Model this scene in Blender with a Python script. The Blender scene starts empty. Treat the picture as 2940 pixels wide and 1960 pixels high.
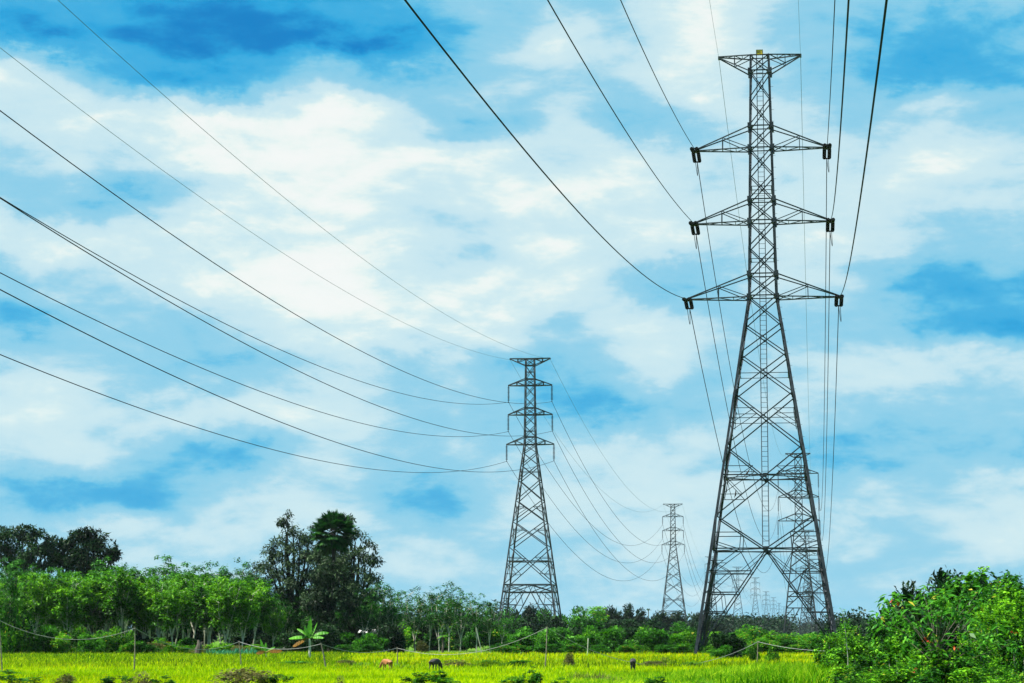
import bpy, math, random
import numpy as np
sc = bpy.context.scene
# ------------------------------------------------------------------ camera
F, CX, CY = 6500., 1470., 980.          # focal length and centre, in pixels of the 2940 x 1960 photograph
TH = math.atan(840 / F)                 # tilt up
PSI = math.atan(850 * math.cos(TH) / F) # turned left of the direction the right-hand power line runs in (+Y)
CAM = np.array([0, 0, 1.55])
cd = bpy.data.cameras.new("camera"); cam = bpy.data.objects.new("camera", cd)
sc.collection.objects.link(cam); sc.camera = cam
cam.location = CAM; cam.rotation_euler = (math.pi / 2 + TH, 0, PSI)
cd.sensor_width = 36; cd.lens = F / 2940 * 36; cd.clip_start = .5; cd.clip_end = 30000
_c, _s = math.cos(PSI), math.sin(PSI)
RV = np.array([_c, _s, 0]); FH = np.array([-_s, _c, 0]); ZV = np.array([0, 0, 1.])
FW = FH * math.cos(TH) + ZV * math.sin(TH); UP = -FH * math.sin(TH) + ZV * math.cos(TH)
def ray(px, py): return F * FW + (px - CX) * RV + (CY - py) * UP
def atD(px, py, D): d = ray(px, py); return CAM + d * (D / d.dot(FH))
def atY(px, py, Y): d = ray(px, py); return CAM + d * (Y / d[1])
def atP(px, py, X0, Y0, m):
    d = ray(px, py); return CAM + d * ((X0 - m * Y0) / (d[0] - m * d[1]))
# ------------------------------------------------------------------ sun, sky, exposure
SUN_EL, SUN_AZ = 60., 256.              # azimuth clockwise from +Y: from the left, slightly behind the camera
sc.view_settings.view_transform = 'Standard'; sc.view_settings.look = 'None'
sc.view_settings.exposure = 1.6; sc.view_settings.gamma = 1.0
EXPO = 2 ** 1.6
a, e = math.radians(SUN_AZ), math.radians(SUN_EL)
sd = bpy.data.lights.new("sun", 'SUN'); sd.energy = 4.8; sd.angle = math.radians(.53); sd.color = (1, .95, .86)
sun = bpy.data.objects.new("sun", sd); sc.collection.objects.link(sun)
tosun = np.array([math.sin(a) * math.cos(e), math.cos(a) * math.cos(e), math.sin(e)])
from mathutils import Vector
sun.rotation_euler = Vector(tosun).to_track_quat('Z', 'Y').to_euler()
world = bpy.data.worlds.new("World"); sc.world = world; world.use_nodes = True
wt = world.node_tree; wt.nodes.clear()
def N(t, typ, **kw):
    n = t.nodes.new(typ)
    for k, v in kw.items():
        if k == 'ins':
            for i, x in v.items(): n.inputs[i].default_value = x
        else: setattr(n, k, v)
    return n
def M_(t, op, a_, b_=None, c_=None, clamp=False):
    n = t.nodes.new('ShaderNodeMath'); n.operation = op; n.use_clamp = clamp
    for i, x in enumerate((a_, b_, c_)):
        if x is None: continue
        if isinstance(x, (int, float)): n.inputs[i].default_value = x
        else: t.links.new(x, n.inputs[i])
    return n.outputs[0]
# how blue the sky is, by azimuth (columns, every 147 px) and elevation (rows, every 120 px): 0 cloud white ... 9 deepest blue
SKY = [
 [6.4,6.8,7,8,8.2,8.2,8,7.4,6.4,5,5,4,4,1.5,.5,2.5,4,5,5,5,4.5],
 [7.6,8.2,8.6,9,9.4,9.4,9.4,8.8,7.6,5.4,3,1.2,3.5,1.5,.5,2.5,4.5,5,6,6.5,6],
 [1.5,3.4,6,7.6,7.4,6,4.5,5.4,5.4,3.8,3,3,3,1.5,1,2.5,4,5.5,7,7,6.5],
 [2,1.5,1,1,.5,.5,0,0,2.5,5.5,5,2.8,5,5,3.5,2.5,3.5,4.5,3,3.5,4.5],
 [3.5,2,3,1,.3,.3,0,0,0,.5,1,1.5,1,1.5,3,2.5,2.5,3,1.8,2,3],
 [4.2,5.4,5.6,4.8,2.2,1,.3,.8,2.2,1.8,1,1.2,1,1.5,2,1.5,1.5,1.5,1.3,2,3],
 [1.2,.8,.8,1,.5,.5,.3,.5,2,3.4,2.4,1,1.5,1,2.5,2,1.5,1.5,2.5,4,4],
 [5,4,3,2,1,.5,0,0,.8,.5,1,1,2.5,5,4.5,3,3,3.5,6,6.5,6.3],
 [6.2,5,4,4.5,3.5,2.2,.5,.3,.8,1,2.5,4.5,2,1.3,3,4,4,4.5,6,7.2,7.8],
 [3.2,3,4,4.7,5.2,4.7,3,3,4,4,5.4,5.6,4,2.2,4,3.5,3,2,2,2.5,3],
 [1.3,1,2.5,2.5,2,1.5,2,2.5,4,3.5,4.6,5.8,6.2,5.6,4.6,3,3,4,4.5,4,3.5],
 [3,2.5,3,5.3,6,5.3,3,3,4.5,4,4,3,2.5,2.5,3,4,6,6,5.5,5.5,6],
 [6,6.5,7,6.5,4,3,2.5,3.5,5.5,5.5,3,2.5,2.5,2.5,2.5,3,3.5,3,3.5,2.5,2],
 [3.6,3.5,3,3,2.6,3,3.4,3,2.8,2.8,3,3,2.8,1.6,1.9,3.4,3.5,3.8,4,2.6,2],
 [4,4,3.8,3,3.6,4,4.2,3.8,3.6,3.8,4,4,3.8,3.4,3.6,4,4.2,4,3.6,4,4.2],
 [4.5]*21]
tc = N(wt, 'ShaderNodeTexCoord'); L = wt.links.new
sep = N(wt, 'ShaderNodeSeparateXYZ'); L(tc.outputs['Generated'], sep.inputs[0])
x_, y_, z_ = sep.outputs
hor = M_(wt, 'SQRT', M_(wt, 'ADD', M_(wt, 'MULTIPLY', x_, x_), M_(wt, 'MULTIPLY', y_, y_)))
az = M_(wt, 'ARCTAN2', x_, y_)                       # clockwise from +Y
tel = M_(wt, 'DIVIDE', z_, M_(wt, 'MAXIMUM', hor, .02))
az0 = -PSI - math.atan(1470 / F); az1 = -PSI + math.atan(1470 / F)
U = M_(wt, 'DIVIDE', M_(wt, 'SUBTRACT', az, az0), az1 - az0)
def tel_of(py): d = ray(1470, py); return d[2] / math.hypot(d[0], d[1])
V = M_(wt, 'DIVIDE', M_(wt, 'SUBTRACT', tel_of(0), tel), tel_of(0) - tel_of(1800))
comb = N(wt, 'ShaderNodeCombineXYZ'); L(U, comb.inputs[0]); L(V, comb.inputs[1])
def noise(vec, scale, det, rough, off, sx=1., sy=1., dist=0.):
    mp = N(wt, 'ShaderNodeMapping'); mp.inputs['Location'].default_value = off; mp.inputs['Scale'].default_value = (sx, sy, 1)
    L(vec, mp.inputs[0]); n = N(wt, 'ShaderNodeTexNoise'); L(mp.outputs[0], n.inputs['Vector'])
    n.inputs['Scale'].default_value = scale; n.inputs['Detail'].default_value = det
    n.inputs['Roughness'].default_value = rough; n.inputs['Distortion'].default_value = dist
    return n.outputs['Fac']
cv = comb.outputs[0]
U2 = M_(wt, 'ADD', U, M_(wt, 'MULTIPLY', M_(wt, 'SUBTRACT', noise(cv, 5, 8, .62, (3, 1, 0), 1.5, 1.3), .5), .11))
V2 = M_(wt, 'ADD', V, M_(wt, 'MULTIPLY', M_(wt, 'SUBTRACT', noise(cv, 5, 8, .62, (9, 7, 4), 1.5, 1.3), .5), .13))
prev = None
for i, row in enumerate(SKY):
    cr = N(wt, 'ShaderNodeValToRGB'); r = cr.color_ramp; r.interpolation = 'CARDINAL'
    for k in range(len(row)):
        p = k / (len(row) - 1)
        el = r.elements[0] if k == 0 else (r.elements[1] if k == 1 else r.elements.new(p))
        el.position = p
    for k, v in enumerate(row):
        r.elements[k].position = k / (len(row) - 1); r.elements[k].color = ((v * .94 + .55) / 10,) * 3 + (1,)
    L(U2, cr.inputs[0])
    if prev is None: prev = cr.outputs[0]; continue
    mr = N(wt, 'ShaderNodeMapRange'); mr.interpolation_type = 'SMOOTHSTEP'
    L(V2, mr.inputs[0]); mr.inputs[1].default_value = (i - 1) / 15; mr.inputs[2].default_value = i / 15
    mx = N(wt, 'ShaderNodeMix'); mx.data_type = 'FLOAT'
    L(mr.outputs[0], mx.inputs[0]); L(prev, mx.inputs[2]); L(cr.outputs[0], mx.inputs[3]); prev = mx.outputs[0]
b = M_(wt, 'ADD', prev, M_(wt, 'MULTIPLY', M_(wt, 'SUBTRACT', noise(cv, 4, 8, .6, (1, 2, 3), 1.6, 2.2, .3), .5), .16))
b = M_(wt, 'ADD', b, M_(wt, 'MULTIPLY', M_(wt, 'SUBTRACT', noise(cv, 22, 6, .6, (5, 2, 3), 1.3, 1.5, .4), .5), .12))
b = M_(wt, 'ADD', b, M_(wt, 'MULTIPLY', M_(wt, 'SUBTRACT', noise(cv, 9, 10, .66, (4, 6, 3), 1., 2.0, .3), .5), .33))
ca_ = noise(cv, 7, 7, .58, (2, 8, 1), 1., 1.5, .3); cb_ = noise(cv, 7, 7, .58, (2, 8.035, 1), 1., 1.5, .3)   # lit tops, greyer undersides
b = M_(wt, 'ADD', b, M_(wt, 'MULTIPLY', M_(wt, 'SUBTRACT', ca_, cb_), .5))
b = M_(wt, 'SUBTRACT', b, M_(wt, 'MULTIPLY', M_(wt, 'SINE', M_(wt, 'MULTIPLY', b, 6.2832 / .24)), .028))
b = M_(wt, 'MULTIPLY', M_(wt, 'ADD', b, .02), 1.03)
b = M_(wt, 'MAXIMUM', b, 0., clamp=True)
def lin(r, g, b_): return tuple(((v / 255 / 12.92) if v / 255 <= .04045 else ((v / 255 + .055) / 1.055) ** 2.4) for v in (r, g, b_))
ramp = N(wt, 'ShaderNodeValToRGB'); r = ramp.color_ramp
stops = [(0, (246, 248, 246)), (.1, (234, 245, 242)), (.2, (214, 237, 240)), (.3, (194, 227, 238)), (.42, (166, 215, 234)), (.55, (130, 202, 231)), (.68, (88, 187, 228)), (.80, (38, 165, 221)), (1., (0, 128, 200))]
for k, (p, cc) in enumerate(stops):
    el = r.elements[k] if k < 2 else r.elements.new(p)
for k, (p, cc) in enumerate(stops):
    r.elements[k].position = p; r.elements[k].color = lin(*cc) + (1,)
L(b, ramp.inputs[0])
sky = N(wt, 'ShaderNodeTexSky'); sky.sky_type = 'NISHITA'; sky.sun_disc = False
sky.sun_elevation = e; sky.sun_rotation = a
cl = N(wt, 'ShaderNodeVectorMath', operation='SCALE'); cl.inputs['Scale'].default_value = 10 / EXPO   # clouds and the clear gaps, at background strength .1
L(ramp.outputs[0], cl.inputs[0])
mxs = N(wt, 'ShaderNodeMix'); mxs.data_type = 'RGBA'; mxs.inputs[0].default_value = .985
L(sky.outputs[0], mxs.inputs[6]); L(cl.outputs[0], mxs.inputs[7])
bg = N(wt, 'ShaderNodeBackground'); bg.inputs[1].default_value = .1; L(mxs.outputs[2], bg.inputs[0])
wo = N(wt, 'ShaderNodeOutputWorld'); L(bg.outputs[0], wo.inputs[0])
sc.cycles.max_bounces = 5; sc.cycles.diffuse_bounces = 2; sc.cycles.transmission_bounces = 3; sc.cycles.transparent_max_bounces = 4
sc.cycles.volume_bounces = 0; sc.cycles.use_denoising = True; sc.cycles.denoiser = 'OPENIMAGEDENOISE'; sc.cycles.denoising_prefilter = 'ACCURATE'; sc.cycles.denoising_input_passes = 'RGB_ALBEDO_NORMAL'
sc.render.filter_size = 1.2
col = sc.collection
# ------------------------------------------------------------------ materials
def mat_plain(name, c1, c2=None, rough=.7, scale=3., metal=0., spec=.4):
    m = bpy.data.materials.new(name); m.use_nodes = True; t = m.node_tree; p = t.nodes['Principled BSDF']
    p.inputs['Roughness'].default_value = rough; p.inputs['Metallic'].default_value = metal
    p.inputs['Specular IOR Level'].default_value = spec
    n = N(t, 'ShaderNodeTexNoise', ins={'Scale': scale, 'Detail': 5.}); g = N(t, 'ShaderNodeTexCoord')
    t.links.new(g.outputs['Object'], n.inputs['Vector'])
    rp = N(t, 'ShaderNodeValToRGB'); rp.color_ramp.elements[0].position = .35; rp.color_ramp.elements[1].position = .65
    rp.color_ramp.elements[0].color = (*c1, 1); rp.color_ramp.elements[1].color = (*(c2 or c1), 1)
    t.links.new(n.outputs[0], rp.inputs[0]); t.links.new(rp.outputs[0], p.inputs['Base Color'])
    return m
def mat_leaf(name, dark, mid, light, scale=.6, trans=.35, rough=.55, odd=None, coord='Object', spec=.12):
    """leaf colours: patches by noise, each leaf a little different, each plant a little different"""
    m = bpy.data.materials.new(name); m.use_nodes = True; t = m.node_tree; p = t.nodes['Principled BSDF']; K = t.links.new
    g = N(t, 'ShaderNodeTexCoord'); n = N(t, 'ShaderNodeTexNoise', ins={'Scale': scale, 'Detail': 4.})
    geo = N(t, 'ShaderNodeNewGeometry')
    K(g.outputs['Object'] if coord == 'Object' else geo.outputs['Position'], n.inputs['Vector'])
    oi = N(t, 'ShaderNodeObjectInfo')
    v = M_(t, 'ADD', M_(t, 'MULTIPLY', M_(t, 'SUBTRACT', n.outputs[0], .5), 1.6), M_(t, 'MULTIPLY', geo.outputs['Random Per Island'], .75))
    v = M_(t, 'ADD', v, M_(t, 'MULTIPLY', M_(t, 'SUBTRACT', oi.outputs['Random'], .3), .35))
    rp = N(t, 'ShaderNodeValToRGB'); E_ = rp.color_ramp.elements
    E_[0].position = .05; E_[0].color = (*dark, 1); E_[1].position = .95; E_[1].color = (*light, 1)
    q = E_.new(.5); q.color = (*mid, 1)
    K(v, rp.inputs[0]); c = rp.outputs[0]
    if odd:
        mm = N(t, 'ShaderNodeMix'); mm.data_type = 'RGBA'
        K(M_(t, 'GREATER_THAN', M_(t, 'FRACT', M_(t, 'MULTIPLY', geo.outputs['Random Per Island'], 37.7)), 1 - odd[1]), mm.inputs[0])
        K(c, mm.inputs[6]); mm.inputs[7].default_value = (*odd[0], 1); c = mm.outputs[2]
    K(c, p.inputs['Base Color']); p.inputs['Roughness'].default_value = rough; p.inputs['Specular IOR Level'].default_value = spec
    tr = N(t, 'ShaderNodeBsdfTranslucent'); K(c, tr.inputs[0]); ms = N(t, 'ShaderNodeMixShader'); ms.inputs[0].default_value = trans
    K(p.outputs[0], ms.inputs[1]); K(tr.outputs[0], ms.inputs[2]); K(ms.outputs[0], t.nodes['Material Output'].inputs[0])
    return m
STEEL = mat_plain("galvanised_steel", (.006, .009, .013), (.030, .038, .048), .5, 1.6, .1, .25)
STEEL2 = mat_plain("weathered_steel", (.016, .018, .021), (.038, .043, .048), .5, .6, .1, .25)
PORC = mat_plain("dark_porcelain", (.006, .006, .007), (.012, .011, .012), .7, 5, 0., .1)
WIRE = mat_plain("aluminium_conductor", (.006, .006, .008), (.012, .012, .014), .8, 5, 0., .1)
WIREB = mat_plain("thin_ground_wire", (.05, .08, .095), (.07, .10, .12), .6, 5)
YEL = mat_plain("yellow_plate", (.75, .45, .02), (.6, .35, .02), .5, 6)
BLK = mat_plain("black_paint", (.01, .01, .01))
BARK_P = mat_plain("pale_bark", (.46, .45, .38), (.24, .24, .17), .85, 6)
BARK_K = mat_plain("blackish_bark", (.008, .007, .006), (.02, .017, .012), .9, 4)
BARK_D = mat_plain("dark_bark", (.045, .038, .03), (.09, .075, .055), .9, 4)
WOOD = mat_plain("grey_post_wood", (.22, .19, .14), (.10, .085, .06), .85, 9)
ROPE = mat_plain("white_hose", (.26, .27, .25), (.17, .18, .16), .6, 6)
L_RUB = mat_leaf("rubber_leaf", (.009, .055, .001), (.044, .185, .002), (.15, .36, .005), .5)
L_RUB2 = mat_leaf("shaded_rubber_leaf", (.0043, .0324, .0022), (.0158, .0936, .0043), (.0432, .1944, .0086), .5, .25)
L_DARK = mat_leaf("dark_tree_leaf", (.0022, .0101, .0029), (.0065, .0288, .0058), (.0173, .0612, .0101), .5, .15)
L_GREY = mat_leaf("grey_green_leaf", (.006, .014, .006), (.018, .045, .016), (.065, .115, .045), .8, .2)
L_BUSH = mat_leaf("bush_leaf", (.0029, .0216, .0014), (.0158, .1008, .0022), (.072, .2736, .0072), .9, .3)
L_BRT = mat_leaf("bright_bush_leaf", (.0086, .0648, .0014), (.0432, .216, .0029), (.1728, .432, .0086), .8, .35, odd=((.35, .30, .03), .04))
L_NEAR = mat_leaf("near_shrub_leaf", (.003, .022, .001), (.022, .13, .002), (.19, .48, .010), 2.5, .3, odd=((.42, .36, .05), .006))
L_BIG = mat_leaf("large_glossy_leaf", (.0216, .1152, .0072), (.0504, .216, .013), (.1224, .3456, .0216), 1.5, .35, .35, odd=((.40, .36, .04), .03))
L_RED = mat_leaf("red_old_leaf", (.252, .0216, .0072), (.468, .0432, .0144), (.504, .144, .0288), 3, .3)
L_PALM = mat_leaf("palm_leaf", (.005, .035, .006), (.014, .075, .010), (.045, .16, .018), 1, .25)
L_BAN = mat_leaf("banana_leaf", (.036, .1584, .0108), (.072, .2592, .0144), (.1296, .36, .0216), 2, .4, .4)
L_BROWN = mat_leaf("dry_banana_leaf", (.1152, .0576, .0072), (.216, .108, .0108), (.3024, .1728, .0216), 4, .3)
L_BLUE = mat_leaf("bluish_strap_leaf", (.0072, .072, .0324), (.0216, .1728, .0792), (.0648, .3024, .1584), 1.2, .3)
L_FAR = mat_leaf("far_tree_leaf", (.0029, .0115, .0043), (.0072, .0288, .0072), (.0144, .0576, .0101), .1, .1)
GR4_ = mat_leaf('fresh_blade', (.02, .10, .002), (.12, .34, .004), (.48, .58, .04), 2, .4)
L_DRY = mat_leaf("dry_weed_leaf", (.036, .0432, .0072), (.0936, .0936, .0216), (.216, .1944, .072), 2, .3)
# ------------------------------------------------------------------ mesh helpers
def mesh_of(name, V_, F_, mat):
    """V_ (n,3); F_ list of arrays, each (k, 3) or (k, 4), or a list of tuples"""
    me = bpy.data.meshes.new(name); V_ = np.asarray(V_, np.float32)
    if isinstance(F_, list) and F_ and isinstance(F_[0], (tuple, list)):
        me.from_pydata(V_.tolist(), [], F_)
    else:
        me.vertices.add(len(V_)); me.vertices.foreach_set('co', V_.ravel())
        idx = np.concatenate([f.ravel() for f in F_]).astype(np.int32)
        tot = np.concatenate([np.full(len(f), f.shape[1]) for f in F_]).astype(np.int32)
        me.loops.add(len(idx)); me.loops.foreach_set('vertex_index', idx)
        me.polygons.add(len(tot)); st = np.concatenate([[0], np.cumsum(tot)[:-1]]).astype(np.int32)
        me.polygons.foreach_set('loop_start', st); me.polygons.foreach_set('loop_total', tot)
        me.update(calc_edges=True)
    me.materials.append(mat); return me
def put(name, me, parent=None, loc=(0, 0, 0), rz=0., s=1.):
    o = bpy.data.objects.new(name, me); col.objects.link(o)
    if parent: o.parent = parent
    o.location = tuple(float(v) for v in loc); o.rotation_euler[2] = rz
    o.scale = (s, s, s) if np.isscalar(s) else s
    return o
def tag(o, label, cat=None, group=None, kind=None):
    if label: o['label'] = label
    if cat: o['category'] = cat
    if group: o['group'] = group
    if kind: o['kind'] = kind
    return o
def empty(name, loc, rz=0., s=1.):
    o = put(name, None, None, loc, rz, s); o.empty_display_size = .1; return o
def copy_tree(o, parent=None):
    c = o.copy(); col.objects.link(c); c.parent = parent
    for ch in list(o.children): copy_tree(ch, c)
    return c
class MB:
    def __init__(s): s.V = []; s.F = []; s.n = 0
    def add(s, v, f):
        s.F += [tuple(i + s.n for i in q) for q in f]; s.V += [tuple(map(float, p)) for p in v]; s.n += len(v)
    def frame(s, p, q, up=None):
        p = np.array(p, float); q = np.array(q, float); d = q - p; d /= max(np.linalg.norm(d), 1e-9)
        u = np.array(up if up is not None else (0, 0, 1.), float)
        if abs(d.dot(u)) > .97: u = np.array([0, 1., 0]) if abs(d[1]) < .9 else np.array([1., 0, 0])
        a1 = np.cross(d, u); a1 /= np.linalg.norm(a1); a2 = np.cross(a1, d); return p, q, a1, a2
    def bar(s, p, q, w, h=None, up=None):
        p, q, a1, a2 = s.frame(p, q, up); h = h or w; a1 = -a1 * w / 2; a2 = a2 * h / 2
        v = [o + i * a1 + j * a2 for o in (p, q) for i, j in ((-1, -1), (1, -1), (1, 1), (-1, 1))]
        s.add(v, [(0, 1, 5, 4), (1, 2, 6, 5), (2, 3, 7, 6), (3, 0, 4, 7), (3, 2, 1, 0), (4, 5, 6, 7)])
    def angle(s, p, q, w, t, a, b):
        """L-section member, the corner on the line p-q, flanges along a and b"""
        p = np.array(p, float); q = np.array(q, float); d = q - p; d /= np.linalg.norm(d)
        a = np.array(a, float); a -= d * a.dot(d); a /= np.linalg.norm(a)
        b = np.array(b, float); b -= d * b.dot(d); b -= a * b.dot(a); b /= np.linalg.norm(b)
        prof = [0 * a, w * a, w * a + t * b, t * a + t * b, t * a + w * b, w * b]
        v = [o + k for o in (p, q) for k in prof]
        s.add(v, [(i, (i + 1) % 6, 6 + (i + 1) % 6, 6 + i) for i in range(6)] + [(5, 4, 3, 2, 1, 0), (6, 7, 8, 9, 10, 11)])
    def tube(s, pts, rad, n=5):
        pts = [np.array(p, float) for p in pts]; rad = [rad] * len(pts) if np.isscalar(rad) else rad
        base = s.n; V = []; F_ = []
        a1 = None
        for i, p in enumerate(pts):
            d = pts[min(i + 1, len(pts) - 1)] - pts[max(i - 1, 0)]; d /= max(np.linalg.norm(d), 1e-9)
            if a1 is None:
                u = np.array([0, 0, 1.]) if abs(d[2]) < .9 else np.array([1., 0, 0]); a1 = np.cross(d, u)
            a1 = a1 - d * a1.dot(d); a1 /= np.linalg.norm(a1); a2 = np.cross(d, a1)
            for k in range(n):
                t = 2 * math.pi * k / n; V.append(p + rad[i] * (math.cos(t) * a1 + math.sin(t) * a2))
        for i in range(len(pts) - 1):
            for k in range(n):
                F_.append((i * n + k, i * n + (k + 1) % n, (i + 1) * n + (k + 1) % n, (i + 1) * n + k))
        F_.append(tuple(range(n))[::-1]); F_.append(tuple(range((len(pts) - 1) * n, len(pts) * n)))
        s.add(V, F_)
    def lathe(s, p, q, prof, n=10):
        """prof: (t along p-q in metres, radius)"""
        p, q, a1, a2 = s.frame(p, q); d = np.cross(a1, a2); d = (q - p) / np.linalg.norm(q - p)
        V = [p + d * t + r * (math.cos(2 * math.pi * k / n) * a1 + math.sin(2 * math.pi * k / n) * a2) for t, r in prof for k in range(n)]
        m = len(prof)
        F_ = [(i * n + k, i * n + (k + 1) % n, (i + 1) * n + (k + 1) % n, (i + 1) * n + k) for i in range(m - 1) for k in range(n)]
        F_ += [tuple(range(n))[::-1], tuple(range((m - 1) * n, m * n))]; s.add(V, F_)
    def mesh(s, name, mat): return mesh_of(name, s.V, s.F, mat)
# ------------------------------------------------------------------ lattice towers
def ins_profile(length, r, n):
    pr = [(0, .03), (.12, .03)]; p = (length - .3) / n
    for i in range(n):
        z = .15 + i * p; pr += [(z, .045), (z + p * .2, .05), (z + p * .45, r), (z + p * .62, r * .96), (z + p * .7, .05)]
    return pr + [(length - .12, .03), (length, .03)]
def insulator_mesh(name, p, q, r=.127, n=14, seg=10):
    mb = MB(); Ln = float(np.linalg.norm(np.array(q, float) - np.array(p, float))); mb.lathe(p, q, ins_profile(Ln, r, n), seg)
    return mb.mesh(name, PORC)
def lerp(p, q, t): return np.array(p, float) * (1 - t) + np.array(q, float) * t
def build_tower(P, name):
    """P: dict of levels and sizes. Local frame: x across the line, y along it, z up"""
    root = empty(name, (0, 0, 0)); st = P['mat']; wl, wb, wr = P['w']
    zs, hs = zip(*P['half']); hw = lambda z: float(np.interp(z, zs, hs))
    cn = lambda z, f: np.array([(-1, 1, 1, -1)[f] * hw(z), (-1, -1, 1, 1)[f] * hw(z), z])
    for f in range(4):                                    # four legs
        mb = MB(); sx, sy = (-1, 1, 1, -1)[f], (-1, -1, 1, 1)[f]
        brk = P['splice']
        for k in range(len(brk) - 1):
            w = wl * (1 - .45 * k / (len(brk) - 1)); o = np.array([sx, sy, 0]) * .012 * (len(brk) - k)
            mb.angle(cn(brk[k], f) + o, cn(brk[k + 1], f) + o, w, w * .13, (-sx, 0, 0), (0, -sy, 0))
        if P.get('bolts') and f in (1,):
            for z in np.arange(3, 44, .45): c = cn(z, f); mb.bar(c, c + np.array([.22 if int(z / .45) % 2 else .02, -.18 if not int(z / .45) % 2 else 0, 0]), .02)
        mb.bar(cn(brk[0], f) + np.array([0, 0, -.4]), cn(brk[0], f) + np.array([0, 0, .12]), .5)   # concrete stub
        put('leg', mb.mesh('leg', st), root)
    mb = MB()
    def face_bar(f, p, q, w, ins=0.):
        nrm = np.array([(0, -1, 0), (1, 0, 0), (0, 1, 0), (-1, 0, 0)][f], float)
        a_ = -nrm; d = np.array(q) - np.array(p); b_ = np.cross(d / np.linalg.norm(d), a_)
        o = -nrm * (.03 + ins)
        if P['fine']: mb.angle(np.array(p) + o, np.array(q) + o, w, w * .16, b_, a_)
        else: mb.bar(np.array(p) + o, np.array(q) + o, w, w * .7, nrm)
    def X(z1, z2, w=wb, hz=False, hb=None):
        for f in range(4):
            g = (f + 1) % 4
            face_bar(f, cn(z1, f), cn(z2, g), w); face_bar(f, cn(z1, g), cn(z2, f), w, .05)
            if hz:
                t = hw(z1) / (hw(z1) + hw(z2)); zc = z1 + (z2 - z1) * t
                face_bar(f, cn(zc, f), cn(zc, g), w * .7, .08)
            if P['fine']:
                t = hw(z1) / (hw(z1) + hw(z2)); c = lerp(cn(z1, f), cn(z2, g), t); mb.bar(c - np.array([0, 0, .09]), c + np.array([0, 0, .09]), .12, .03, (0, 1, 0) if f % 2 == 0 else (1, 0, 0))
    def H(z, w=wb, plan=False):
        for f in range(4): face_bar(f, cn(z, f), cn(z, (f + 1) % 4), w, .1)
        if plan:
            m = [lerp(cn(z, f), cn(z, (f + 1) % 4), .5) for f in range(4)]
            for f in range(4): mb.bar(m[f], m[(f + 1) % 4], w * .8)
    for z1, z2, k in P['X']: X(z1, z2, wb * k)
    for z in P['Xh']:                                     # small horizontals through a crossing
        for f in range(4): face_bar(f, cn(z, f), cn(z, (f + 1) % 4), wr, .12)
    for z, pl in P['H']: H(z, wb * 1.1, pl)
    # redundant members: in each listed X panel, stubs from the legs to the diagonals
    for z1, z2, fr in P['red']:                           # diagonal from leg at z1 to the opposite leg at z2
        for f in range(4):
            g = (f + 1) % 4
            for a_, b_ in ((f, g), (g, f)):
                t = fr; q = lerp(cn(z1, a_), cn(z2, b_), t); zq = q[2]
                face_bar(f, cn(zq, a_), q, wr, .14)
                face_bar(f, cn(z1 + (zq - z1) * 2 if fr < .35 else zq + (zq - z1) * .6, a_), q, wr, .16)
    # lower part: inverted V from the middle of the girdle down to the feet
    zv, zf = P['V'][0], P['V'][1]; lv = P['V'][2]; vo = P['V'][3]
    for f in range(4):
        g = (f + 1) % 4; mid = lerp(cn(zv, f), cn(zv, g), .5)
        for a_, b_ in ((f, g), (g, f)):
            top = lerp(mid, cn(zv, a_), vo); ft = cn(zf, a_); face_bar(f, top, ft, wb * 1.15, .05)
            pts = [lerp(top, ft, t) for t in lv]; lg = [cn(p[2], a_) for p in pts]
            qt = lerp(top, cn(zv, a_), .5 if vo < .05 else .45)
            for p_, l_ in zip(pts, lg): face_bar(f, l_, p_, wr * 1.1, .12)
            up_, ul = qt, cn(zv, a_)
            for k, (p_, l_) in enumerate(zip(pts, lg)):
                m_ = lerp(p_, l_, .5)
                face_bar(f, up_, p_, wr, .14); face_bar(f, up_, l_, wr * 1.2, .17); 
                face_bar(f, lerp(ul, l_, .5), m_ if P['fine'] else lerp(up_, l_, .5), wr, .2)
                if P['fine']: face_bar(f, lerp(up_, l_, .5), lerp(ul, l_, .5), wr, .19)
                up_, ul = m_, l_
            if P['fine']:
                face_bar(f, top, lerp(pts[0], up_ if False else cn(pts[0][2], a_), .25), wr, .2)
        if P['fine']:                                     # plan bracing of the hips
            for k in range(len(lv)):
                p1 = lerp(lerp(cn(zv, f), cn(zv, g), .5), cn(zf, g), lv[k])
                g2 = (g + 1) % 4; p2 = lerp(lerp(cn(zv, g), cn(zv, g2), .5), cn(zf, g), lv[k]); mb.bar(p1, p2, wr)
    if 'K' in P:                                          # truss band between two girdles
        z1, z2 = P['K']
        for f in range(4):
            g = (f + 1) % 4
            for a_, b_ in ((f, g), (g, f)):
                face_bar(f, cn(z1, a_), lerp(cn(z2, a_), cn(z2, b_), .42), wb * .9, .05)
                face_bar(f, cn(z2, a_), lerp(cn(z1, a_), cn(z1, b_), .5), wb * .9, .1)
                face_bar(f, lerp(cn(z1, a_), cn(z1, b_), .5), lerp(cn(z2, a_), cn(z2, b_), .42), wr, .1)
    global BRACE
    BRACE = (mb.V, mb.F); put('bracing', mb.mesh('bracing', st), root)
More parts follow.
